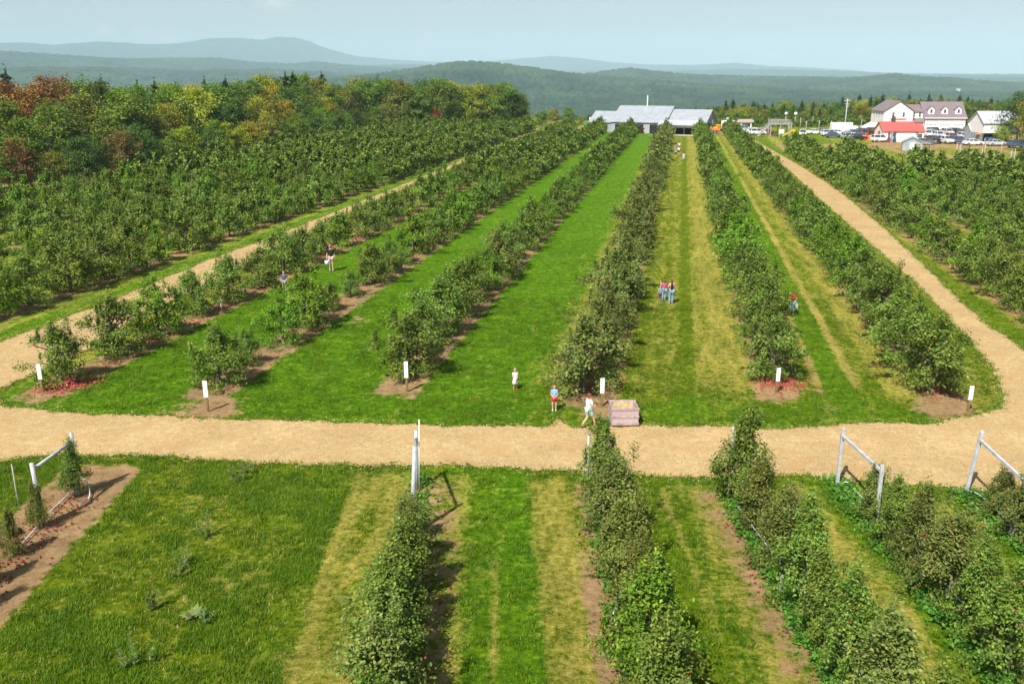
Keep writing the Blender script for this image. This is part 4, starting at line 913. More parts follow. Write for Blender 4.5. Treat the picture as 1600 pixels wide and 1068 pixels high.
# dark iron stake beside the leftmost pair and stakes along rows
def stake(u, v, vt, label, mat='weathered_post', r=.022, dx=0):
    g = G(u, v); h = HT(vt, g.y); t = thing('trellis_stake', label, 'stake', (g.x, g.y, 0), 0, 'thin stakes along the trellis rows')
    MB().tube([(0, 0, 0), (dx*.5, 0, h*.5), (dx, 0, h)], [r, r, r*.9], mat, 6).build('pole', t, smooth=True)
    MB().tube([(dx-.001, 0, h), (dx, 0, h+.03)], [r*1.3, r*1.2], mat, 6).build('cap', t)
stake(126, 772, 690, 'dark stake against the leftmost braced posts', 'post_wood', .03)
stake(655, 766, 656, 'white tipped stake rising above the tall paired posts', 'sign_white', .02, .08)
stake(626, 880, 806, 'thin grey stake below the tall paired posts')
stake(941, 800, 738, 'thin grey stake through the first tree below the crate', r=.02)
stake(1014, 1066, 1015, 'thin wire stake in the bright green tree at the bottom', r=.02)
stake(1219, 926, 898, 'short grey stake in the third foreground row from the right', r=.05)
stake(1574, 1000, 928, 'thin grey stake near the bottom right corner', r=.03)
stake(30, 795, 726, 'thin bent stake by the left photo edge', r=.02)
stake(918, 752, 676, 'short grey post top just below the walking woman', r=.05)
stake(1137, 784, 667, 'stake poking above the third foreground row from right', r=.03)
def hose(pts, label, r=.022):
    P = [G(u, v)+Vector((0, 0, h)) for u, v, h in pts]; o = P[0].copy(); o.z = 0
    q = []
    for i in range(len(P)-1):
        p0 = P[max(i-1, 0)]; p1 = P[i]; p2 = P[i+1]; p3 = P[min(i+2, len(P)-1)]
        for k in range(6):
            t = k/6; q.append(.5*((2*p1)+(-p0+p2)*t+(2*p0-5*p1+4*p2-p3)*t*t+(-p0+3*p1-3*p2+p3)*t**3))
    q.append(P[-1]); mb = MB(); mb.tube([p-o for p in q], r, 'hose_white', 6); ob = mb.build('irrigation_hose', smooth=True); ob.location = o
    tag(ob, label, 'hose', 'pale irrigation hoses along the trellis rows')
hose([(22, 862, .03), (48, 838, .1), (76, 808, .15), (105, 778, .12), (122, 762, .25), (135, 760, .3), (141, 772, .12), (136, 786, .03), (124, 790, .03)], 'pale hose looping around the leftmost braced posts')
hose([(1310, 757, .03), (1322, 757, .12), (1332, 766, .12), (1342, 780, .2), (1370, 815, .3), (1420, 868, .3), (1460, 910, .3), (1520, 975, .3), (1600, 1060, .3)], 'pale hose trailing down from the square post pair')
hose([(1512, 768, .05), (1530, 783, .25), (1560, 813, .3), (1600, 850, .3)], 'pale hose trailing from the rightmost braced posts')
hose([(940, 800, .3), (960, 900, .3), (962, 960, .35), (958, 972, .2), (975, 1010, .05), (990, 1068, .05)], 'pale hose curving at the base of the bright green tree')
hose([(1150, 800, .3), (1200, 868, .3), (1240, 925, .3), (1300, 1010, .3), (1345, 1075, .3)], 'pale hose along the third foreground row from right')

# ------------------------------------------------------------------ people
def skin_mesh(name, chains, mat, sub=2):
    """chains: list of lists of (point, radius); a chain may start from an existing point (same coordinates)"""
    vs = []; rs = []; ed = []; idx = {}
    for ch in chains:
        last = None
        for p, r in ch:
            k = tuple(round(c, 4) for c in p)
            if k not in idx: idx[k] = len(vs); vs.append(p); rs.append(r)
            i = idx[k]
            if last is not None and last != i: ed.append((last, i))
            last = i
    me = bpy.data.meshes.new(name); me.from_pydata(vs, ed, []); ob = bpy.data.objects.new(name, me); COL.objects.link(ob)
    md = ob.modifiers.new('s', 'SKIN'); md.use_smooth_shade = True
    sk = me.skin_vertices[0].data
    for i, r in enumerate(rs): sk[i].radius = (r, r) if not hasattr(r, '__len__') else r; sk[i].use_root = (i == 0)
    ob.modifiers.new('u', 'SUBSURF').levels = sub; ob.modifiers['u'].render_levels = sub
    dg = bpy.context.evaluated_depsgraph_get(); res = bpy.data.meshes.new_from_object(ob.evaluated_get(dg)); res.name = name
    bpy.data.objects.remove(ob); res.materials.clear(); res.materials.append(MAT[mat]); return res
def person(u, v, hgt, rz, label, top='cloth_white', bottom='cloth_jeans', hair='hair_brown', long_legs=True, sleeves='short', stride=.0, arms='down', hairlen=.06, skirt=False, hold=None, shoe='cloth_grey', group=None, fingers=True, hat=None, child=False, pos=None):
    g = pos or G(u, v); t = thing('person', label, 'person', (g.x, g.y, 0), rz, group); t.scale = (hgt/1.7,)*3
    hs = 1.18 if child else 1.0   # children have larger heads
    hip = .88 if not child else .80; sh = 1.40 if not child else 1.34
    hz_ = 1.56 if not child else 1.53
    LH = [(.09, 0, hip), (-.09, 0, hip)]; feet = [(.10, stride*.5, .08), (-.10, -stride*.5, .08)]
    knees = [(.105, stride*.32+.03, .47), (-.105, -stride*.12+.03, .47)]
    if stride: feet[1] = (-.10, -stride*.55, .13)
    body = [[((0, 0, hip+.06), .135), ((0, .0, hip+.22), .12), ((0, .0, sh-.14), .145), ((0, -.01, sh), .09), ((0, -.01, sh+.07), .05), ((0, .0, hz_-.04), .075*hs), ((0, .01, hz_+.045), .092*hs), ((0, 0, hz_+.115), .055*hs)]]
    for k in (0, 1): body.append([((0, 0, hip+.06), .135), (LH[k], .095), (knees[k], .062), ((feet[k][0], feet[k][1], feet[k][2]+.06), .040), (feet[k], .038), ((feet[k][0], feet[k][1]+.12, .035 if k == 0 or not stride else .06), .032)])
    elbows = []; hands = []
    for k, s in ((0, 1), (1, -1)):
        S_ = (s*.175, 0, sh-.03)
        if arms == 'down': e = (s*.235, -.03, sh-.31); h = (s*.25, .05, sh-.56)
        elif arms == 'front': e = (s*.21, .02, sh-.29); h = (s*.06, .20, sh-.42)
        elif arms == 'swing': e = (s*.225, -.10*s+.0, sh-.30); h = (s*.23, (.18 if s > 0 else -.02), sh-(.44 if s > 0 else .56))
        elif arms == 'camera': e = (s*.22, -.02 if s < 0 else .06, sh-.30); h = ((.16, .27, sh-.24) if s > 0 else (-.25, .0, sh-.57))
        elif arms == 'reach': e = (s*.22, .12, sh-.12 if s < 0 else sh-.28); h = ((-.20, .30, sh+.12) if s < 0 else (.22, .12, sh-.48))
        elbows.append((S_, e, h)); hands.append(Vector(h))
        body.append([((0, 0, sh-.14), .145), (S_, .062), (e, .040), (h, .026), (tuple(Vector(h)+(Vector(h)-Vector(e)).normalized()*.06), (.034, .016))])
    b = link('body', skin_mesh('body', body, 'skin'), t)
    if fingers:
        mb = MB()
        for (S_, e, h) in elbows:
            d = (Vector(h)-Vector(e)).normalized(); sd = d.cross(Vector((0, 1, .3))).normalized(); fw = sd.cross(d).normalized(); p0 = Vector(h)+d*.085
            for q, (o_, ln) in enumerate(((-.027, .066), (-.009, .078), (.009, .073), (.027, .058))):
                a = p0+fw*o_; mb.tube([a-d*.02, a+d*ln*.5+sd*.004, a+d*ln*.85+sd*.022], [.0085, .0075, .0055], 'skin', 6)
            a = Vector(h)+fw*.03+d*.03; mb.tube([a, a+fw*.025+d*.03, a+fw*.032+d*.055], [.010, .009, .007], 'skin', 6)
        mb.build('fingers', t, smooth=True)
    # face
    z0 = hz_+.03; fy = .085*hs; mb = MB(); mb.ball((0, fy+.012, z0-.01), .016, 'skin', 8, 6, (.8, 1, 1.3))
    for s in (-1, 1): mb.ball((s*.088*hs, 0, z0), .02, 'skin', 8, 5, (.5, .9, 1.3))
    mb.build('nose_and_ears', t, smooth=True)
    mb = MB()
    for s in (-1, 1): mb.ball((s*.032, fy+.002, z0+.022), .010, 'hair_dark', 6, 4)
    mb.ball((0, fy-.001, z0-.048), .018, 'apple_pink', 6, 4, (1.2, .5, .35)); mb.build('eyes_and_mouth', t)
    # hair: cap over the skull, open at the face
    mb = MB(); nu, nv = 14, 7; vs = []
    for i in range(nv+1):
        for k in range(nu):
            a = 2*math.pi*k/nu; back = .5-.5*math.sin(a)
            tmax = (1.05+1.0*back)+hairlen*3*back; tt = tmax*i/nv; rr_ = .108*hs
            vs.append((math.cos(a)*math.sin(tt)*rr_*.92, -.008+math.sin(a)*math.sin(tt)*rr_-(.012*back), z0+.03+math.cos(tt)*rr_*1.08-max(0, tt-1.5)*hairlen*1.4))
    fs = [(i*nu+k, i*nu+(k+1) % nu, (i+1)*nu+(k+1) % nu, (i+1)*nu+k) for i in range(nv) for k in range(nu)]; mb.add(vs, fs, hair); mb.build('hair', t, smooth=True)
    if hat:
        mb = MB(); mb.ball((0, -.01, z0+.085), .112*hs, hat, 12, 6, (1, 1, .6)); mb.tube([(0, .06, z0+.075), (0, .19, z0+.062)], [.07, .05], hat, 8); mb.build('cap', t, smooth=True)
    # shirt
    ch = [[((0, 0, hip+.02), .150), ((0, 0, hip+.2), .140), ((0, 0, sh-.14), .163), ((0, -.01, sh), .105), ((0, -.01, sh+.035), .062)]]
    if sleeves != 'none':
        for (S_, e, h) in elbows:
            e_ = Vector(S_).lerp(Vector(e), .62 if sleeves == 'short' else 1.0); cc = [((0, 0, sh-.14), .163), (S_, .080), (tuple(e_), .060)]
            if sleeves == 'long': cc.append((tuple(Vector(e).lerp(Vector(h), .9)), .042))
            ch.append(cc)
    link('shirt', skin_mesh('shirt', ch, top), t)
    if skirt:
        mb = MB(); mb.tube([(0, 0, hip+.22), (0, 0, hip+.05), (0, 0, hip-.18), (0, .01, hip-.34)], [.14, .165, .22, .25], bottom, 14); mb.build('skirt', t, smooth=True)
    else:
        ch = []
        for k in (0, 1):
            c = [((0, 0, hip+.05), .152), (LH[k], .118)]
            kn = Vector(LH[k]).lerp(Vector(knees[k]), .72)
            if long_legs: c += [(knees[k], .082), ((feet[k][0], feet[k][1], feet[k][2]+.05), .066)]
            else: c += [(tuple(kn), .100)]
            ch.append(c)
        link('trousers' if long_legs else 'shorts', skin_mesh('trousers' if long_legs else 'shorts', ch, bottom), t)
    for k in (0, 1):
        f = feet[k]; zz = 0 if (k == 0 or not stride) else .02
        MB().ball((f[0], f[1]+.055, .045+zz), .05, shoe, 10, 6, (1.0, 2.7, .9)).build('shoe', t, smooth=True)
    if hold == 'camera':
        h = hands[0]; mb = MB(); mb.box(h+Vector((-.06, .06, .0)), (.14, .07, .09), 'cloth_black'); mb.tube([h+Vector((-.06, .08, 0)), h+Vector((-.06, .16, 0))], .035, 'cloth_black', 10)
        o = mb.build('camera_body'); bag_place(o, t, hgt/1.7, 'black camera held by the walking woman in white', 'camera')
    if hold in ('bag', 'bucket'):
        h = hands[0 if hold == 'bucket' else 0]; mb = MB()
        if hold == 'bag':
            mb.tube([h+Vector((.01, .0, .02)), h+Vector((.02, .0, -.12)), h+Vector((.02, .0, -.38)), h+Vector((.02, .0, -.44))], [.02, .10, .13, .09], 'plastic_pale', 10)
            o = mb.build('carrier_bag', smooth=True); bag_place(o, t, hgt/1.7, 'white carrier bag held by '+('the small girl in pink' if skirt else 'the man in red'), 'bag')
        else:
            mb.tube([h+Vector((.02, 0, -.42)), h+Vector((.02, 0, -.14))], [.11, .14], 'plastic_pale', 12); mb.tube([h+Vector((-.12, 0, -.15)), h+Vector((-.03, 0, -.02)), h+Vector((.07, 0, -.02)), h+Vector((.16, 0, -.15))], .006, 'wire', 5)
            o = mb.build('bucket', smooth=True); bag_place(o, t, hgt/1.7, 'pale picking bucket carried by the man in black', 'bucket')
    return t
def bag_place(o, t, s, label, cat):
    o.location = t.location; o.rotation_euler = t.rotation_euler; o.scale = (s, s, s); tag(o, label, cat)
UP = 0.0
def ph(u, v, vt): return HT(vt, G(u, v).y)
# facing +Y is away from the camera; rz = pi faces it
person(920, 667, ph(920, 667, 615), -R(62), 'woman in white shirt and pale green shorts striding onto the track', 'cloth_white', 'cloth_teal', 'hair_red', False, 'short', .55, 'camera', .05, hold='camera', shoe='cloth_maroon')
person(866, 641, ph(866, 641, 600), math.pi-.1, 'boy in blue tee and red shorts standing on grass', 'cloth_blue', 'cloth_red', 'hair_brown', False, 'short', 0, 'front', .02, child=True, shoe='cloth_white')
person(805, 608, ph(805, 608, 575), math.pi+.2, 'small girl in pale pink dress on grass holding a white bag', 'cloth_pink_white', 'cloth_pink_white', 'hair_blond', False, 'short', 0, 'front', .10, skirt=True, child=True, hold='bag', shoe='cloth_red')
person(1048, 474, ph(1048, 474, 436), .1, 'woman with long red hair, black top and jeans in the alley', 'cloth_black', 'cloth_jeans', 'hair_red', True, 'none', 0, 'front', .16, shoe='cloth_grey', fingers=False)
person(1037, 469, ph(1037, 469, 437), .3, 'woman in magenta top and jeans beside the red haired woman', 'cloth_magenta', 'cloth_jeans', 'hair_red', True, 'short', 0, 'reach', .08, fingers=False)
person(1031, 469, ph(1031, 469, 446), .2, 'child in turquoise top in front of the woman in magenta', 'cloth_cyan', 'cloth_maroon', 'hair_blond', True, 'short', 0, 'down', .03, child=True, fingers=False)
person(1237, 491, ph(1229, 490, 453), -.2, 'man in red shirt and jeans at the edge of the fifth row', 'cloth_red', 'cloth_jeans', 'hair_red', True, 'short', 0, 'down', .02, fingers=False, hold='bag')
person(518, 423, ph(518, 423, 383), math.pi+.2, 'man in black shirt, pink cap and tan shorts carrying a bucket', 'cloth_black', 'cloth_tan', 'hair_red', False, 'short', 0, 'down', .02, fingers=False, hold='bucket', hat='cloth_magenta')
person(445, 455, ph(445, 455, 424), math.pi, 'bald man in navy shirt half hidden behind an apple tree', 'cloth_navy', 'cloth_grey', 'hair_blond', False, 'short', 0, 'down', .0, fingers=False)
person(347, 487, ph(345, 487, 463), math.pi*.6, 'toddler in pale yellow top beside the bare earth strip', 'cloth_yellow', 'cloth_white', 'hair_brown', False, 'short', 0, 'down', .05, child=True, fingers=False)
GP = 'visitors walking up the far alley'
person(1055, 234, 1.75, .1, 'person in black top, rearmost in the group up the alley', 'cloth_black', 'cloth_grey', 'hair_dark', True, fingers=False, group=GP)
person(1061, 235, 1.75, -.1, 'person in white top beside the one in black up the alley', 'cloth_white', 'cloth_black', 'hair_dark', False, fingers=False, group=GP)
person(1060, 243, 1.75, .1, 'person in white top and black shorts, middle of far group', 'cloth_white', 'cloth_black', 'hair_blond', False, fingers=False, group=GP)
person(1055.5, 246, 1.65, 0, 'person in pale blue top, nearest on the left of far group', 'cloth_jeans', 'cloth_black', 'hair_blond', False, fingers=False, group=GP)
person(1068, 249, 1.7, 0, 'person in white trousers with dark hair, right of far group', 'cloth_maroon', 'cloth_white', 'hair_dark', True, fingers=False, group=GP)
for i, (u, v, tp, lb) in enumerate(((1108, 211, 'cloth_white', 'visitor in white left of the orange wagon by the barn'), (1112, 211, 'cloth_maroon', 'visitor in maroon before the orange wagon by the barn'), (1117, 212, 'cloth_navy', 'visitor in navy right before the orange wagon by the barn'), (1155, 207, 'cloth_navy', 'visitor in navy beside the silver truck'), (1170, 209, 'cloth_grey', 'visitor in grey in front of the white car by the barn'), (1368, 217, 'cloth_yellow', 'visitor in yellow by the red and orange stall'), (1374, 218, 'cloth_red', 'visitor in red by the orange stall'), (1352, 218, 'cloth_red', 'visitor in red left of the orange stall'), (1467, 219, 'cloth_magenta', 'visitor in magenta on the right car yard'), (1482, 219, 'cloth_magenta', 'visitor in pink between parked cars'), (1538, 226, 'cloth_cyan', 'visitor in turquoise before the white open shed'), (1502, 217, 'cloth_grey', 'visitor in grey near the small grey kiosk'))):
    person(u, v, 1.7, rnd.uniform(0, 6), lb, tp, 'cloth_jeans', rnd.choice(('hair_dark', 'hair_brown', 'hair_blond')), True, fingers=False, group='visitors around the farm buildings')

# ------------------------------------------------------------------ buildings
def gable(t, x0, x1, y0, y1, eave, ridge, wall, roof, axis='x', over=.35, z0=0.0, thick=.12, names=('wall', 'roof')):
    mb = MB()
    if axis == 'x':
        ym = (y0+y1)/2; mb.prism([(y0, z0), (y1, z0), (y1, eave), (ym, ridge-.02), (y0, eave)], x0, x1, wall, 'yz'); mb.build(names[0], t)
        s = (ridge-eave)/(ym-y0); mb = MB()
        for sg, ya in ((1, y0), (-1, y1)):
            ye = ya-sg*over; ze = eave-over*s
            mb.prism([(ye, ze+.03), (ym, ridge+.03), (ym, ridge+.03+thick), (ye, ze+.03+thick)], x0-over, x1+over, roof, 'yz')
        return mb.build(names[1], t)
    else:
        xm = (x0+x1)/2; mb.prism([(x0, z0), (x1, z0), (x1, eave), (xm, ridge-.02), (x0, eave)], y0, y1, wall, 'xz'); mb.build(names[0], t)
        s = (ridge-eave)/(xm-x0); mb = MB()
        for sg, xa in ((1, x0), (-1, x1)):
            xe = xa-sg*over; ze = eave-over*s
            mb.prism([(xe, ze+.03), (xm, ridge+.03), (xm, ridge+.03+thick), (xe, ze+.03+thick)], y0-over, y1+over, roof, 'xz')
        return mb.build(names[1], t)
def window(t, x, y, z, w_, h_, axis='y', frame='white_paint', pane='glass_dark', name='window', sgn=-1):
    f = MB(); d = .06
    sz = (w_, d, h_) if axis == 'y' else (d, w_, h_)
    f.box((x, y, z), sz, frame); o = f.build(name, t)
    p = MB(); off = sgn*(d/2+.012)
    for k in (-1, 1):
        zz = z+k*h_*.23
        if axis == 'y': p.box((x, y+off, zz), (w_*.78, .02, h_*.4), pane)
        else: p.box((x+off, y, zz), (.02, w_*.78, h_*.4), pane)
    p.build('pane', o)
    return o
# barn
g = G(1101, 210.5); a = R(-25)
barn = thing('barn', 'long grey metal roofed barn with open lean-to at the end of the rows', 'barn', (g.x, g.y, 0), a)
gable(barn, -10.6, 0, 0, 13, 2.9, 6.2, 'barn_board', 'roof_ribbed')
gable(barn, -26.2, -10.9, -1.0, 15.5, 3.0, 7.0, 'barn_board', 'roof_ribbed')
gable(barn, -33.5, -26.5, 1.0, 13, 2.7, 5.4, 'barn_board', 'roof_ribbed')
mb = MB(); mb.prism([(-3.6, 2.45), (.6, 3.55), (.6, 3.7), (-3.6, 2.6)], -12.2, -1.6, 'metal_roof_pale', 'yz'); mb.build('lean_to_roof', barn)
MB().box((-6.9, -.05, 1.3), (9.6, .10, 2.4), 'interior_dark').build('opening', barn)
mb = MB()
for x in (-12, -9.6, -7.2, -4.8, -1.8): mb.box((x, -3.4, 1.25), (.18, .18, 2.5), 'barn_dark')
mb.build('lean_to_post', barn)
MB().box((-6.9, -3.42, 2.15), (10.4, .08, .6), 'barn_dark').build('fascia_board', barn)
for x in (-23.5, -18.5, -13.5): MB().box((x, -1.06, 1.25), (3.2, .10, 2.3), 'interior_dark').build('bay_door', barn)
MB().box((.06, 4.2, 1.5), (.10, 2.2, 2.6), 'interior_dark').build('door', barn)
window(barn, .06, 8.2, 2.9, 1.4, 1.3, 'x', 'white_paint', sgn=1)
mb = MB(); mb.box((.05, 9.8, 1.6), (.08, 2.8, 2.8), 'cloth_tan'); mb.build('end_panel', barn)
MB().box((-6.5, -5.4, .04), (13, 3.0, .09), 'concrete').build('concrete_apron', barn)
MB().tube([(-18.5, 7.3, 7.0), (-18.5, 7.3, 10.0)], .16, 'white_paint', 10).build('flue', barn)
# white box trailer by the barn and the one at the woods
def trailer(u, v, l, hgt, rz, label, dep=2.4):
    g = G(u, v); t = thing('box_trailer', label, 'trailer', (g.x, g.y, 0), rz)
    MB().box((0, 0, .55+hgt/2), (l, dep, hgt), 'white_paint').build('body', t, bevel=.05)
    MB().box((0, 0, .45), (l*.96, .9, .14), 'tyre').build('chassis', t)
    for x in (-l*.18, l*.05):
        for s in (-1, 1):
            w_ = MB().tube([(x, s*dep/2*.98, .38), (x, s*dep/2*.78, .38)], .38, 'tyre', 14).build('wheel', t); MB().tube([(x, s*dep/2*1.0, .38), (x, s*dep/2*.97, .38)], .18, 'rim', 10).build('rim', w_)
    mb = MB(); mb.beam((l/2, .5, .45), (l/2+1.2, 0, .45), .08, .08, 'tyre'); mb.beam((l/2, -.5, .45), (l/2+1.2, 0, .45), .08, .08, 'tyre'); mb.build('drawbar', t)
trailer(932, 200, 4.0, 2.6, R(-25), 'white box trailer parked at the left end of the barn')
trailer(766, 199, 5.2, 2.2, R(8), 'white box trailer behind the orchard by the left woods')
# farmhouse: gable fronted block, link, garage with dormers
g = G(1378, 208); fh = thing('farmhouse', 'large white farmhouse with mauve shingle roofs and three dormers', 'house', (g.x, g.y, 0), R(-3)); k_ = 1/5.714*250/1400  # metres per zoomed pixel
W1 = 7.9
gable(fh, 0, W1, 0, 10.5, 6.0, 8.6, 'clapboard', 'shingle_mauve', 'y', .35)
gable(fh, W1+.03, W1+3.6, 2.2, 8.5, 5.7, 7.4, 'clapboard', 'shingle_mauve', 'x', .25)
gable(fh, W1+3.65, W1+14.6, .6, 9.5, 4.1, 8.2, 'clapboard', 'shingle_mauve', 'x', .35)
mb = MB(); mb.prism([(.35, 2.9), (2.25, 3.9), (2.25, 4.0), (.35, 3.0)], W1+.05, W1+3.5, 'shingle_mauve', 'yz'); mb.build('porch_roof', fh)
mb = MB(); mb.box((W1+.3, .5, 1.45), (.15, .15, 2.9), 'white_paint'); mb.box((W1+3.2, .5, 1.45), (.15, .15, 2.9), 'white_paint'); mb.build('porch_post', fh)
window(fh, 2.5, -.03, 5.0, .75, 1.3); window(fh, 5.3, -.03, 5.0, .75, 1.3); window(fh, W1+1.0, 2.17, 4.9, .65, 1.3); window(fh, W1+2.6, 2.17, 4.9, .65, 1.3)
for y_ in (1.5, 3.6, 5.7, 7.8): window(fh, -.03, y_, 5.0, .8, 1.25, 'x', pane='blue_grey')
for y_ in (2.5, 6.5): window(fh, -.03, y_, 2.2, .9, 1.3, 'x', pane='blue_grey')
MB().box((-.05, 4.5, 1.05), (.08, 1.0, 2.1), 'white_paint').build('door', fh)
for i in range(3):
    x = W1+3.65+1.75+i*3.68
    d = MB(); d.box((x, .52, 1.45), (2.9, .07, 2.6), 'white_paint'); gd = d.build('garage_door', fh)
    p = MB()
    for q in range(4): p.box((x-1.05+q*.7, .475, 2.35), (.5, .02, .3), 'blue_grey')
    p.build('pane', gd)
    # dormers
    dm_ = MB(); y0 = 1.55; xw = .85; zb = 5.0; ze = 6.35; zr = 7.15
    dm_.prism([(x-xw, zb), (x+xw, zb), (x+xw, ze), (x, zr), (x-xw, ze)], y0, y0+3.0, 'white_paint', 'xz'); do = dm_.build('dormer', fh)
    rf = MB()
    for sg in (-1, 1): rf.prism([(x+sg*(xw+.14), ze-.12), (x, zr+.03), (x, zr+.13), (x+sg*(xw+.14), ze-.02)], y0-.15, y0+3.1, 'shingle_mauve', 'xz')
    rf.build('dormer_roof', do); pw = MB(); pw.box((x, y0-.02, 5.85), (.55, .05, .95), 'glass_dark'); pw.build('dormer_window', do)
mb = MB(); mb.box((W1+9.1, .24, 4.05), (11.5, .10, .22), 'white_paint'); mb.build('fascia', fh)
# low white annex with a red roof
g = G(1411, 222); an = thing('farm_stand', 'low white building with bright red roof before the farmhouse', 'building', (g.x, g.y, 0), R(-3)); wa = 9.6
xl = -wa/2
gable(an, xl, xl+7.6, 0, 6.5, 2.6, 4.5, 'white_siding', 'roof_red', 'x', .3)
gable(an, xl+7.65, xl+9.6, .3, 6.0, 2.45, 4.1, 'white_siding', 'roof_red', 'x', .25)
window(an, xl+2.4, -.03, 1.7, .6, .9); window(an, xl+8.6, .27, 1.5, 1.5, .9, frame='white_paint')
mb = MB(); mb.box((xl+3.1, 3.2, 5.0), (.7, .7, 1.6), 'barn_dark'); mb.build('chimney', an)
mb = MB(); mb.box((xl+4.6, 4.2, 4.7), (3.2, 1.6, .9), 'white_siding'); cu = mb.build('cupola', an); MB().box((xl+4.6, 4.2, 5.2), (3.5, 1.9, .12), 'roof_red').build('cupola_roof', cu)
MB().box((xl-.05, 3, 1.3), (.08, 1.2, 2.2), 'red_paint').build('door', an)
# white marquee left of the farmhouse
g = G(1362, 210); mt_ = thing('marquee', 'white tent beside the left wall of the farmhouse', 'tent', (g.x, g.y, 0), 0)
mb = MB(); mb.prism([(-2.3, 2.0), (2.3, 2.0), (0, 3.2)], -2, 2, 'white_paint', 'xz'); mb.build('tent_roof', mt_)
mb = MB(); mb.box((0, 2.02, 1), (4.5, .05, 2), 'white_paint'); mb.box((-2.28, 0, 1), (.05, 4, 2), 'white_paint'); mb.build('tent_wall', mt_)
mb = MB()
for x in (-2.25, 2.25):
    for y_ in (-1.95, 1.95): mb.tube([(x, y_, 0), (x, y_, 2)], .05, 'white_paint', 6)
mb.build('pole', mt_)
# grey shed in front
g = G(1430, 236); sd = thing('garden_shed', 'small pale grey shed with dark hipped roof by the orchard edge', 'shed', (g.x, g.y, 0), R(-20))
gable(sd, -2.6, 1.2, 0, 3.0, 1.8, 2.75, 'barn_grey', 'blue_grey', 'y', .2, names=('wall', 'roof'))
MB().box((-.7, -.04, .9), (1.0, .06, 1.7), 'white_siding').build('door', sd)
mb = MB(); mb.prism([(1.25, 1.7), (3.0, 1.45), (3.0, 1.53), (1.25, 1.8)], -.1, 3.0, 'blue_grey', 'xz'); mb.build('side_roof', sd)
mb = MB(); mb.box((2.9, .1, .72), (.12, .12, 1.44), 'grey_wood'); mb.box((2.9, 2.8, .72), (.12, .12, 1.44), 'grey_wood'); mb.build('side_post', sd)
# small kiosk and white open shed at right
g = G(1522, 220); ks = thing('kiosk', 'narrow pale grey hut left of the white open shed', 'hut', (g.x, g.y, 0), 0)
gable(ks, -1.25, 1.25, 0, 3.0, 2.6, 4.0, 'barn_grey', 'metal_roof_pale', 'x', .15); MB().box((.3, -.04, 1.0), (.8, .05, 1.9), 'white_siding').build('door', ks)
g = G(1560, 223); ws = thing('pole_barn', 'white two storey shed with open dark ground floor at right', 'shed', (g.x, g.y, 0), R(-2))
gable(ws, -3.9, 4.2, 0, 8, 4.5, 7.0, 'white_siding', 'metal_roof_pale', 'x', .3, z0=2.2)
mb = MB(); mb.box((0.15, 7.8, 1.1), (8, .2, 2.2), 'interior_dark'); mb.build('back_wall', ws)
MB().box((-3.85, 4, 1.1), (.1, 7.8, 2.2), 'blue_grey').build('side_wall', ws)
for x in (-3.8, -1.2, 1.5, 4.1): MB().box((x, .1, 1.1), (.18, .18, 2.2), 'barn_dark').build('post', ws)
window(ws, 2.6, -.03, 3.7, .5, .7)
# houses far off on the hillside and house roofs behind the barn
for i, (u, v, r_, sc_h, lab) in enumerate(((1146, 137, 3300, 2.0, 'tiny white house on the far wooded hillside, upper of two'), (1127, 142, 3100, 2.2, 'tiny pale house on the far wooded hillside, lower of two'), (1500, 142, 3200, 2.0, 'lone tiny white house on the far hillside at right'))):
    a_ = az_of(u); j_ = int(np.argmin(np.abs(az-a_))); vis = [q for q in range(300, NR-200) if rr[q] > 1900]
    q_ = min(vis, key=lambda q: abs((H-Z[q, j_])/rr[q]*F/math.cos(TH)**2+120-v)+abs(rr[q]-2900)*.001); x, y = rr[q_]*math.sin(a_), rr[q_]*math.cos(a_); zz = float(Z[q_, j_])
    t = thing('hillside_house', lab, 'house', (x, y, zz+6), rnd.uniform(-.4, .4)); t.scale = (.7, .7, .7) 
    gable(t, -9, 9, -5, 5, 5, 9, 'white_siding', 'barn_grey', 'x', .6); window(t, -3, -5.1, 3, 2, 2.0); window(t, 4, -5.1, 3, 2, 2.0)
    MB().box((0, 0, -4), (17.5, 9.5, 7.9), 'concrete').build('foundation', t)
g = G(1150, 190); ht = thing('cottage', 'low brown roofed cottage half hidden behind the barn', 'house', (g.x, g.y-10, 0), .1)
gable(ht, -6, 0, 0, 7, 1.6, 3.0, 'barn_grey', 'blue_grey', 'x', .3); gable(ht, .1, 5, 0, 7, 1.4, 2.4, 'barn_grey', 'cloth_tan', 'x', .3); window(ht, -3, -.03, 1.0, .9, .8)

# play tower with stairs, sign board, yellow slide, balloons on poles
g = G(1218, 214); pt = thing('play_tower', 'grey wooden lookout platform with stairs on its left', 'play tower', (g.x, g.y, 0), R(-4))
mb = MB()
for x in (-2.4, 0, 2.4):
    for y_ in (0, 3): mb.box((x, y_, 1.6), (.2, .2, 3.2), 'grey_wood')
mb.build('post', pt); MB().box((0, 1.5, 3.2), (5.2, 3.4, .15), 'grey_wood').build('deck', pt)
mb = MB()
for y_ in (-.15, 3.15):
    for q in range(14): mb.box((-2.5+q*.385, y_, 3.8), (.16, .05, 1.0), 'grey_wood')
    mb.box((0, y_+.04, 4.3), (5.2, .05, .1), 'grey_wood')
mb.build('railing', pt)
mb = MB()
for q in range(9): mb.box((-2.7-q*.32, .7, 3.0-q*.34), (.34, 1.2, .06), 'grey_wood')
mb.beam((-2.6, .1, 3.2), (-5.5, .1, .1), .1, .3, 'grey_wood'); mb.beam((-2.6, 1.3, 3.2), (-5.5, 1.3, .1), .1, .3, 'grey_wood'); mb.beam((-2.6, .1, 4.1), (-5.5, .1, 1.0), .08, .1, 'grey_wood'); mb.build('stairs', pt)
g = G(1215, 215); sb_ = thing('notice_board', 'blank white notice board in front of the lookout platform', 'sign', (g.x, g.y-3, 0), 0)
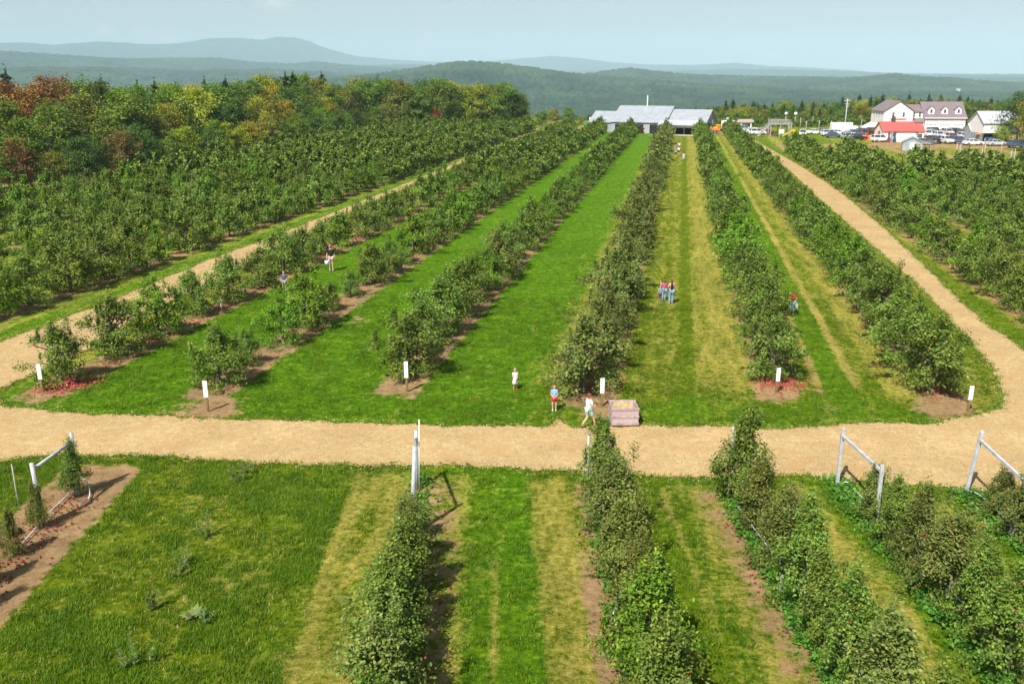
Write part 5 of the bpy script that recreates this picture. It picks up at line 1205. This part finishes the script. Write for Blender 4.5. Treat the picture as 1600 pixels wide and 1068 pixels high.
MB().box((0, 0, 1.7), (1.3, .06, 1.0), 'sign_white').build('board', sb_); mb = MB(); mb.box((-.55, .06, .9), (.08, .08, 1.8), 'grey_wood'); mb.box((.55, .06, .9), (.08, .08, 1.8), 'grey_wood'); mb.build('post', sb_)
def pole(u, v, h, lab, r=.12, mat='grey_wood', globe=None, cross=False, name='pole', cat='pole', group=None):
    g = G(u, v); t = thing(name, lab, cat, (g.x, g.y, 0), 0, group); MB().tube([(0, 0, 0), (0, 0, h*.5), (0, 0, h)], [r, r*.9, r*.75], mat, 8).build('shaft', t, smooth=True)
    if globe: MB().ball((0, 0, h+globe*.6), globe, 'white_paint', 14, 9).build('globe', t, smooth=True)
    if cross:
        MB().box((0, -.1, h-.5), (1.6, .1, .12), mat).build('crossarm', t); MB().box((0, -.1, h-1.4), (1.2, .1, .12), mat).build('crossarm', t)
        mb = MB()
        for x in (-.7, -.3, .3, .7): mb.tube([(x, -.1, h-.44), (x, -.1, h-.28)], .05, 'white_paint', 6)
        mb.build('insulator', t); MB().tube([(.3, -.2, h-2.3), (.3, -.2, h-1.6)], .2, 'rim', 10).build('transformer', t)
pole(1319, 208, 9.2, 'tall pale utility pole with crossarms left of the farmhouse', .17, 'weathered_post', cross=True, name='utility_pole', cat='utility pole')
pole(1226, 207, 4.9, 'pole with white globe right above the lookout platform', .06, 'rim', .42, name='globe_lamp', cat='globe', group='white globes on poles')
pole(1241, 206, 4.7, 'pole with white globe right of the lookout platform', .06, 'rim', .48, name='globe_lamp', cat='globe', group='white globes on poles')
pole(1136, 207, 3.4, 'white satellite dish pole at the right end of barn', .06, 'rim', .45, name='dish_pole', cat='dish')
for i, (u, v) in enumerate(((1259, 206), (1279, 205), (1298, 205), (1236, 208), (1250, 199), (1269, 197), (1345, 203), (1231, 208))):
    pole(u, v, 3.0, 'grey trellis post, number %s from left, behind the play yard' % ORD[i] if False else ['tall grey post nearest right of the white globes', 'grey post midway between globes and utility pole', 'grey post just left of the utility pole', 'grey post under the right white globe', 'thin post behind the post right of globes', 'thin rear post between globes and utility pole', 'grey post right of the utility pole', 'grey post left of the one beneath the right globe'][i], .10, 'weathered_post', name='trellis_post', cat='post', group='posts of the block behind the play yard')
for i, (u, v, h) in enumerate(((1492, 254, 3.4), (1498, 252, 3.2), (1531, 262, 3.2), (1536, 255, 3.3), (1577, 262, 3.0), (1438, 246, 2.8), (1549, 270, 3.0), (1583, 258, 2.8), (1563, 245, 3.0))):
    lab = ['white post below the parked cars, left of a close pair', 'white post below the parked cars, right of a close pair', 'pale post below the grey hut, nearer of two', 'pale post below the grey hut, farther of two', 'pale post near the right photo edge, nearer of two', 'pale post beneath the small grey shed', 'pale post lowest in the right orchard block', 'pale post near the right photo edge, farther of two', 'pale post before the white open shed'][i]
    pole(u, v, h, lab, .06, 'weathered_post', name='trellis_post', cat='post', group='pale posts in the right orchard block')
g = G(1231, 214); t = thing('play_slide', 'yellow plastic slide right of the white notice board', 'slide', (g.x, g.y, 0), .2)
mb = MB(); mb.beam((-1.6, 0, .2), (1.2, 0, 1.7), .7, .08, 'yellow_paint'); mb.box((1.5, 0, 1.5), (.6, .8, .9), 'yellow_paint'); mb.build('chute', t)
mb = MB(); mb.box((1.5, -.35, .6), (.1, .1, 1.2), 'red_paint'); mb.box((1.5, .35, .6), (.1, .1, 1.2), 'red_paint'); mb.build('leg', t)
g = G(1164, 203); t = thing('market_hut', 'small hut with orange brown roof behind the parked trucks', 'hut', (g.x, g.y, 0), 0)
mb = MB(); mb.prism([(-2.3, 2.2), (2.3, 2.2), (1.9, 3.0), (-1.9, 3.0)], -1.2, 1.2, 'cloth_tan', 'xz'); mb.build('roof', t); MB().box((0, 0, 1.1), (3.2, 1.8, 2.2), 'white_siding').build('wall', t); MB().box((0, -.93, 1.4), (2.4, .05, .9), 'interior_dark').build('hatch', t)

# ------------------------------------------------------------------ vehicles
def car_meshes():
    o = {}
    for kind, prof_, cab, ln in (('saloon', [(-2.2, .32), (2.2, .32), (2.25, .62), (2.1, .82), (1.1, .95), (-1.5, 1.0), (-2.15, .95), (-2.25, .6)], [(-1.65, .98), (.95, .94), (.25, 1.42), (-1.05, 1.44)], 4.5),
                                 ('suv', [(-2.2, .40), (2.2, .40), (2.28, .75), (2.15, 1.0), (1.2, 1.12), (-2.2, 1.15), (-2.28, .8)], [(-2.15, 1.12), (1.05, 1.1), (.45, 1.72), (-1.95, 1.74)], 4.6),
                                 ('pickup', [(-2.7, .48), (2.6, .48), (2.7, .85), (2.55, 1.08), (1.5, 1.18), (-2.68, 1.15), (-2.72, .7)], [(-.75, 1.16), (1.4, 1.14), (.8, 1.80), (-.55, 1.82)], 5.4)):
        b = MB(); b.prism(prof_, -.88, .88, 'paint_white', 'xz'); bm_ = b.mesh('body', bevel=.06)
        c = MB(); n = len(cab)
        vs = []
        for s in (-1, 1):
            for q, (x, z) in enumerate(cab): vs.append((x, s*(.80 if q < 2 else .66), z))
        c.add(vs, [tuple(range(n)), tuple(range(n, 2*n))[::-1]]+[(i, i+n, (i+1) % n+n, (i+1) % n) for i in range(n)], 'glass_dark'); cm_ = c.mesh('cabin_glass')
        rf = MB(); xa, xb = cab[3][0], cab[2][0]; zt = cab[2][1]; rf.box(((xa+xb)/2, 0, zt+.02), (xb-xa+.06, 1.36, .06), 'paint_white')
        for s in (-1, 1):
            for (p, q) in ((cab[0], cab[3]), (cab[1], cab[2])): rf.beam((p[0], s*.81, p[1]), (q[0], s*.67, q[1]), .08, .06, 'paint_white')
            mx = (cab[0][0]+cab[1][0])/2; rf.beam((mx, s*.81, cab[0][1]), (mx, s*.67, zt), .08, .06, 'paint_white')
        rm = rf.mesh('roof'); o[kind] = (bm_, cm_, rm, ln)
    wm = MB(); wm.tube([(0, -.11, 0), (0, .11, 0)], .34, 'tyre', 16); wt = wm.mesh('wheel'); rm_ = MB(); rm_.tube([(0, -.125, 0), (0, .125, 0)], .2, 'rim', 12); rmm = rm_.mesh('rim')
    hl = MB(); hl.box((0, 0, 0), (.06, .3, .14), 'lamp_clear'); tl = MB(); tl.box((0, 0, 0), (.06, .25, .2), 'lamp_red')
    return o, wt, rmm, hl.mesh('headlight'), tl.mesh('tail_light')
CARS, WHEEL, RIM, HL, TL = car_meshes(); painted = {}
def recolor(me, paint):
    k = (me.name, paint)
    if k not in painted:
        m = me.copy(); m.name = me.name.split('.')[0]
        for i, mm in enumerate(m.materials):
            if mm.name == 'paint_white': m.materials[i] = MAT[paint]
        painted[k] = m
    return painted[k]
def vehicle(u, v, kind, paint, rz, label, group='vehicles parked around the farm buildings', y=None):
    g = G(u, v); t = thing('parked_car' if kind != 'pickup' else 'pickup_truck', label, 'car' if kind != 'pickup' else 'pickup truck', (g.x, g.y, 0), rz, group)
    b, c, r_, ln = CARS[kind]; link('body', recolor(b, 'paint_'+paint), t); link('cabin_glass', c, t); link('roof', recolor(r_, 'paint_'+paint), t)
    for x in (-ln*.31, ln*.31):
        for s in (-1, 1):
            w_ = link('wheel', WHEEL, t, (x, s*.80, .34)); link('rim', RIM, w_)
    for s in (-1, 1): link('headlight', HL, t, (ln/2-.02, s*.6, .72)); link('tail_light', TL, t, (-ln/2+.02, s*.65, .85))
F_ = -math.pi/2   # facing the camera
for (u, v, kind, paint, rz, lab) in (
    (1375, 222, 'suv', 'white', .2, 'white car parked left of the red roofed building'), (1459, 224, 'suv', 'black', F_, 'black car facing the orchard, nearest the grey shed'), (1477, 224, 'suv', 'white', F_+.1, 'white car facing the orchard between two dark cars'), (1497, 225, 'suv', 'blue', F_+.5, 'dark blue car facing the orchard right of a white one'), (1520, 227, 'saloon', 'white', .0, 'white car side on before the narrow grey hut'), (1457, 213, 'suv', 'teal', F_, 'pale teal car behind the black car'), (1459, 209, 'suv', 'black', .4, 'black car at left end of the garage doors'), (1480, 211, 'suv', 'silver', F_, 'large silver car in front of the middle garage door'), (1473, 208, 'saloon', 'black', F_, 'black car tucked behind the silver one'), (1493, 210, 'suv', 'black', .1, 'black car before the right garage door'), (1505, 212, 'suv', 'grey', F_, 'dark grey car right of the garage'), (1541, 222, 'pickup', 'blue', F_, 'dark blue pickup before the open shed'), (1564, 226, 'saloon', 'black', .1, 'black car beneath the large shade tree'),
    (1328, 213, 'saloon', 'teal', .2, 'dark teal car left of the white tent'), (1333, 216, 'saloon', 'white', .1, 'white car before the teal one, right of the utility pole'), (1309, 211, 'saloon', 'white', .0, 'white car left of the utility pole'), (1288, 211, 'suv', 'grey', F_, 'small grey car alone left of the utility pole'), (1340, 213, 'suv', 'blue', 0, 'dark blue car right of the utility pole'), (1254, 213, 'suv', 'silver', F_-.3, 'silver car alone beside the yellow slide'), (1350, 211, 'suv', 'black', .1, 'black car in front of the white tent'), (1345, 217, 'saloon', 'grey', .2, 'grey car behind the orange stall'),
    (1296, 213, 'suv', 'white', .1, 'white car in the grass left of the box truck'), (1303, 215, 'saloon', 'blue', .0, 'dark blue car nearest the orchard by the box truck'), (1323, 218, 'suv', 'silver', F_, 'silver car nearest the orchard below the utility pole'), (1340, 219, 'saloon', 'black', .1, 'black car nearest the orchard left of the orange stall'), (1352, 207, 'suv', 'white', .1, 'white car behind the black car by the tent'), (1448, 214, 'suv', 'white', F_, 'white car at the left end of the garage yard'), (1466, 216, 'suv', 'white', F_, 'white car in the second line below the garage'), (1487, 217, 'saloon', 'maroon', F_, 'maroon car in the second line below the garage'), (1508, 218, 'suv', 'white', F_+.2, 'white car just left of the narrow grey hut'), (1513, 208, 'suv', 'black', .2, 'black car right beneath the garage corner'), (1444, 226, 'saloon', 'grey', .1, 'grey car right of the small grey shed'), (1556, 228, 'saloon', 'silver', .1, 'silver car before the red umbrella'), (1590, 231, 'suv', 'blue', .1, 'dark blue car at the right photo edge'), (1183, 211, 'suv', 'white', .2, 'white car nearest the orchard right of the barn'), (1200, 210, 'saloon', 'maroon', .1, 'maroon car below the lookout stairs'), (1273, 210, 'saloon', 'white', .1, 'white car between the slide and the small grey car'),
    (1147, 207, 'pickup', 'white', .3, 'white pickup nearest the right end of barn'), (1163, 206, 'pickup', 'teal', math.pi+.1, 'pale teal pickup side on right of the barn'), (1176, 208, 'saloon', 'white', math.pi, 'white car right of the teal pickup'), (1150, 204, 'suv', 'blue', .2, 'dark blue car behind the white pickup'), (1192, 207, 'saloon', 'silver', .3, 'silver car left of the lookout stairs')):
    vehicle(u, v, kind, paint, rz, lab)
def box_truck(u, v, l, lab, rz=0):
    g = G(u, v); t = thing('box_truck', lab, 'truck', (g.x, g.y, 0), rz)
    MB().box((-.8, 0, 1.85), (l, 2.2, 2.3), 'white_paint').build('cargo_box', t, bevel=.05); b = MB(); b.prism([(l/2-.75, .5), (l/2+1.0, .5), (l/2+1.0, 1.3), (l/2+.6, 2.1), (l/2-.75, 2.1)], -1.0, 1.0, 'paint_white', 'xz'); b.build('cab', t, bevel=.05)
    b = MB(); b.box((l/2+.82, 0, 1.65), (.3, 1.7, .5), 'glass_dark'); b.build('windscreen', t)
    for x in (-l*.3, l*.38):
        for s in (-1, 1): w_ = link('wheel', WHEEL, t, (x, s*.95, .4)); link('rim', RIM, w_)
box_truck(1318, 209, 5.5, 'large white box truck at the foot of the utility pole')
box_truck(1140, 205, 3.4, 'small white truck at the right corner of the barn', .6)
def tractor(u, v, paint, lab, rz, s=1.0):
    g = G(u, v); t = thing('tractor', lab, 'tractor', (g.x, g.y, 0), rz, 'farm machines before the barn'); t.scale = (s, s, s)
    b = MB(); b.prism([(.2, .8), (1.9, .8), (1.95, 1.4), (1.7, 1.55), (.2, 1.6)], -.38, .38, paint, 'xz'); b.build('bonnet', t, bevel=.04)
    b = MB(); b.box((-.6, 0, .95), (1.6, .6, .4), 'tyre'); b.build('chassis', t); b = MB(); b.box((-.7, 0, 1.35), (.5, .5, .12), 'tyre'); b.box((-.95, 0, 1.6), (.1, .5, .45), 'tyre'); b.build('seat', t)
    b = MB()
    for s_ in (-1, 1): b.tube([(-1.1, s_*.5, 1.2), (-1.1, s_*.5, 2.4)], .04, paint, 6); b.prism([(-1.5, 1.25), (-.2, 1.25), (-.4, 1.6), (-1.3, 1.6)], s_*.48-.12, s_*.48+.12, paint, 'xz')
    b.box((-1.0, 0, 2.4), (1.2, 1.2, .06), paint); b.build('canopy', t)
    for x, z, r_, y_ in ((-.8, .75, .75, .72), (1.45, .45, .45, .6)):
        for s_ in (-1, 1): w_ = MB().tube([(x, s_*(y_-.15), z), (x, s_*(y_+.15), z)], r_, 'tyre', 18).build('wheel', t); MB().tube([(x, s_*(y_-.17), z), (x, s_*(y_+.17), z)], r_*.5, 'yellow_paint', 12).build('rim', w_)
tractor(1009, 208, 'red_paint', 'red tractor parked in front of the barn', .3)
tractor(1020, 208, 'orange_paint', 'orange tractor right of the red one before the barn', 1.2, 1.25)
def wagon(u, v, lab, rz=0, paint='orange_paint', load='yellow_paint', l=4.2, name='farm_wagon', load_h=.6):
    g = G(u, v); t = thing(name, lab, 'wagon', (g.x, g.y, 0), rz, 'wagons and bins before the barn')
    MB().box((0, 0, .95), (l, 1.9, .14), paint).build('deck', t); b = MB(); b.box((0, .93, 1.3), (l, .05, .6), paint); b.box((0, -.93, 1.3), (l, .05, .6), paint); b.box((l/2, 0, 1.3), (.05, 1.8, .6), paint); b.build('side_board', t)
    b = MB(); b.box((-l*.2, 0, 1.35+load_h/2), (l*.35, 1.5, load_h), load); b.box((l*.2, 0, 1.3+load_h/2), (l*.3, 1.5, load_h*.8), load); b.build('load', t, bevel=.08)
    for x in (-l*.33, l*.33):
        for s in (-1, 1): w_ = link('wheel', WHEEL, t, (x, s*.9, .40)); link('rim', RIM, w_)
wagon(1112, 209, 'orange wagon with yellow load at the right corner of the barn', R(-10)); wagon(1119, 205, 'orange and yellow wagon nearer the barn end wall', R(40), l=3.6)
wagon(974, 204, 'flat wagon loaded with pale bins left before the barn', R(-20), 'barn_dark', 'cloth_tan', 5.0); wagon(984, 202, 'blue wagon stacked with pink bins before the barn', R(-20), 'blue_paint', 'cloth_pink_white', 4.5)
def bins(u, v, lab, mat):
    g = G(u, v); t = thing('bin_stack', lab, 'bins', (g.x, g.y, 0), R(-20), 'stacked bins under the lean-to')
    for k in range(2): MB().box((0, 0, .10+.42+k*.86), (1.2, 1.2, .8), mat).build('bin', t, bevel=.03)
bins(1061, 208.5, 'pinkish stack of two fruit bins under the lean-to', 'cloth_tan'); bins(1068.5, 209, 'white stack of two fruit bins under the lean-to', 'white_paint')
# stalls, canopies, picnic things
def canopy(u, v, mat, lab, s=1.0):
    g = G(u, v); t = thing('market_umbrella', lab, 'umbrella', (g.x, g.y, 0), 0, 'red umbrellas by the open shed'); n = 8; b = MB(); r_ = 1.3*s
    vs = [(0, 0, 2.7*s)]+[(math.cos(i*math.pi/4)*r_, math.sin(i*math.pi/4)*r_, 2.1*s) for i in range(n)]+[(0, 0, 2.6*s)]+[(math.cos(i*math.pi/4)*r_, math.sin(i*math.pi/4)*r_, 2.0*s) for i in range(n)]
    b.add(vs, [(0, 1+i, 1+(i+1) % n) for i in range(n)]+[(n+1, n+2+(i+1) % n, n+2+i) for i in range(n)]+[(1+i, n+2+i, n+2+(i+1) % n, 1+(i+1) % n) for i in range(n)], mat); b.build('shade', t)
    MB().tube([(0, 0, 0), (0, 0, 2.7*s)], .04, 'white_paint', 6).build('pole', t)
canopy(1561, 222, 'red_paint', 'left red umbrella before the white open shed'); canopy(1584, 223, 'red_paint', 'right red umbrella beneath the large shade tree')
canopy(1530, 222, 'orange_paint', 'orange umbrella right of the narrow grey hut', .9)
g = G(1361, 219); t = thing('pumpkin_stall', 'red and orange decorated stall left of the white car', 'stall', (g.x, g.y, 0), 0)
b = MB(); b.box((0, 0, .45), (4.6, 1.2, .9), 'orange_paint'); b.build('counter', t); b = MB()
for q in range(26): b.ball((rnd.uniform(-2.2, 2.2), rnd.uniform(-.5, .5), 1.02), .22, rnd.choice(('orange_paint', 'yellow_paint', 'red_paint')), 8, 5, (1, 1, .8))
b.build('pumpkins', t); b = MB()
for x in (-2.2, -.7, .8, 2.2): b.box((x, .6, 1.2), (.15, .1, 2.2), 'red_paint')
b.build('post', t)
for i, (u, v, mt, lb) in enumerate(((1388, 222.5, 'cloth_maroon', 'tall dark bundle of corn stalks before the annex, left one'), (1392, 222.5, 'grey_wood', 'tall grey bundle of corn stalks before the annex, middle one'), (1397, 222.5, 'cloth_navy', 'tall dark blue bundle before the annex, right one'))):
    g = G(u, v); b = MB(); r_ = random.Random(i)
    for q in range(30):
        a_ = r_.uniform(0, 6.28); d_ = r_.uniform(0, .3); b.tube([(math.cos(a_)*d_*1.6, math.sin(a_)*d_*1.6, 0), (math.cos(a_)*d_*.6, math.sin(a_)*d_*.6, 1.5), (math.cos(a_)*d_*1.5, math.sin(a_)*d_*1.5, 2.5)], [.04, .03, .01], mt, 4)
    o = b.build('corn_shock'); o.location = g; tag(o, lb, 'corn shock', 'bundles standing before the annex')
g = G(1583, 229); t = thing('notice_board', 'small white board near the right photo edge by parked cars', 'sign', (g.x, g.y, 0), 0); MB().box((0, 0, .9), (1.0, .05, .8), 'sign_white').build('board', t); MB().box((0, .06, .6), (.08, .06, 1.2), 'grey_wood').build('post', t)
g = G(1577, 227); b = MB(); b.box((0, 0, .45), (.9, .7, .9), 'cloth_yellow'); b.box((0, 0, .95), (1.0, .8, .08), 'yellow_paint'); o = b.build('waste_bin', bevel=.03); o.location = g; tag(o, 'lime yellow bin left of the small white board', 'bin')
g = G(917, 198); b = MB(); b.box((0, 0, .6), (2.2, 1.4, 1.2), 'green_paint'); b.box((0, 0, 1.25), (2.3, 1.5, .1), 'green_paint'); b.box((0, -.72, .9), (1.8, .05, .1), 'green_paint'); o = b.build('waste_container', bevel=.04); o.location = (g.x, g.y, 0); tag(o, 'green waste container left of the barn trailer', 'container')

# ------------------------------------------------------------------ haze
hb = MB(); zmin = float(Z.min())-1; zmax = max(float(Z.max()), 60)+12
hb.box((0, 8650, (zmin+zmax)/2), (27000, 17900, zmax-zmin), 'sign_white')
hz_o = hb.build('haze'); hz_o.data.materials.clear()
m, n, o = newmat('haze_air'); pv = N(n, 'ShaderNodeVolumePrincipled'); pv.inputs['Color'].default_value = (.58, .79, .91, 1); pv.inputs['Density'].default_value = 9e-5; pv.inputs['Anisotropy'].default_value = -0.22
L(n, pv.outputs[0], o.inputs['Volume']); hz_o.data.materials.append(m); tag(hz_o, 'pale blue summer haze over the valley', 'haze', kind='stuff')
print('objects', len(bpy.data.objects), 'zmin', zmin, 'zmax', zmax)
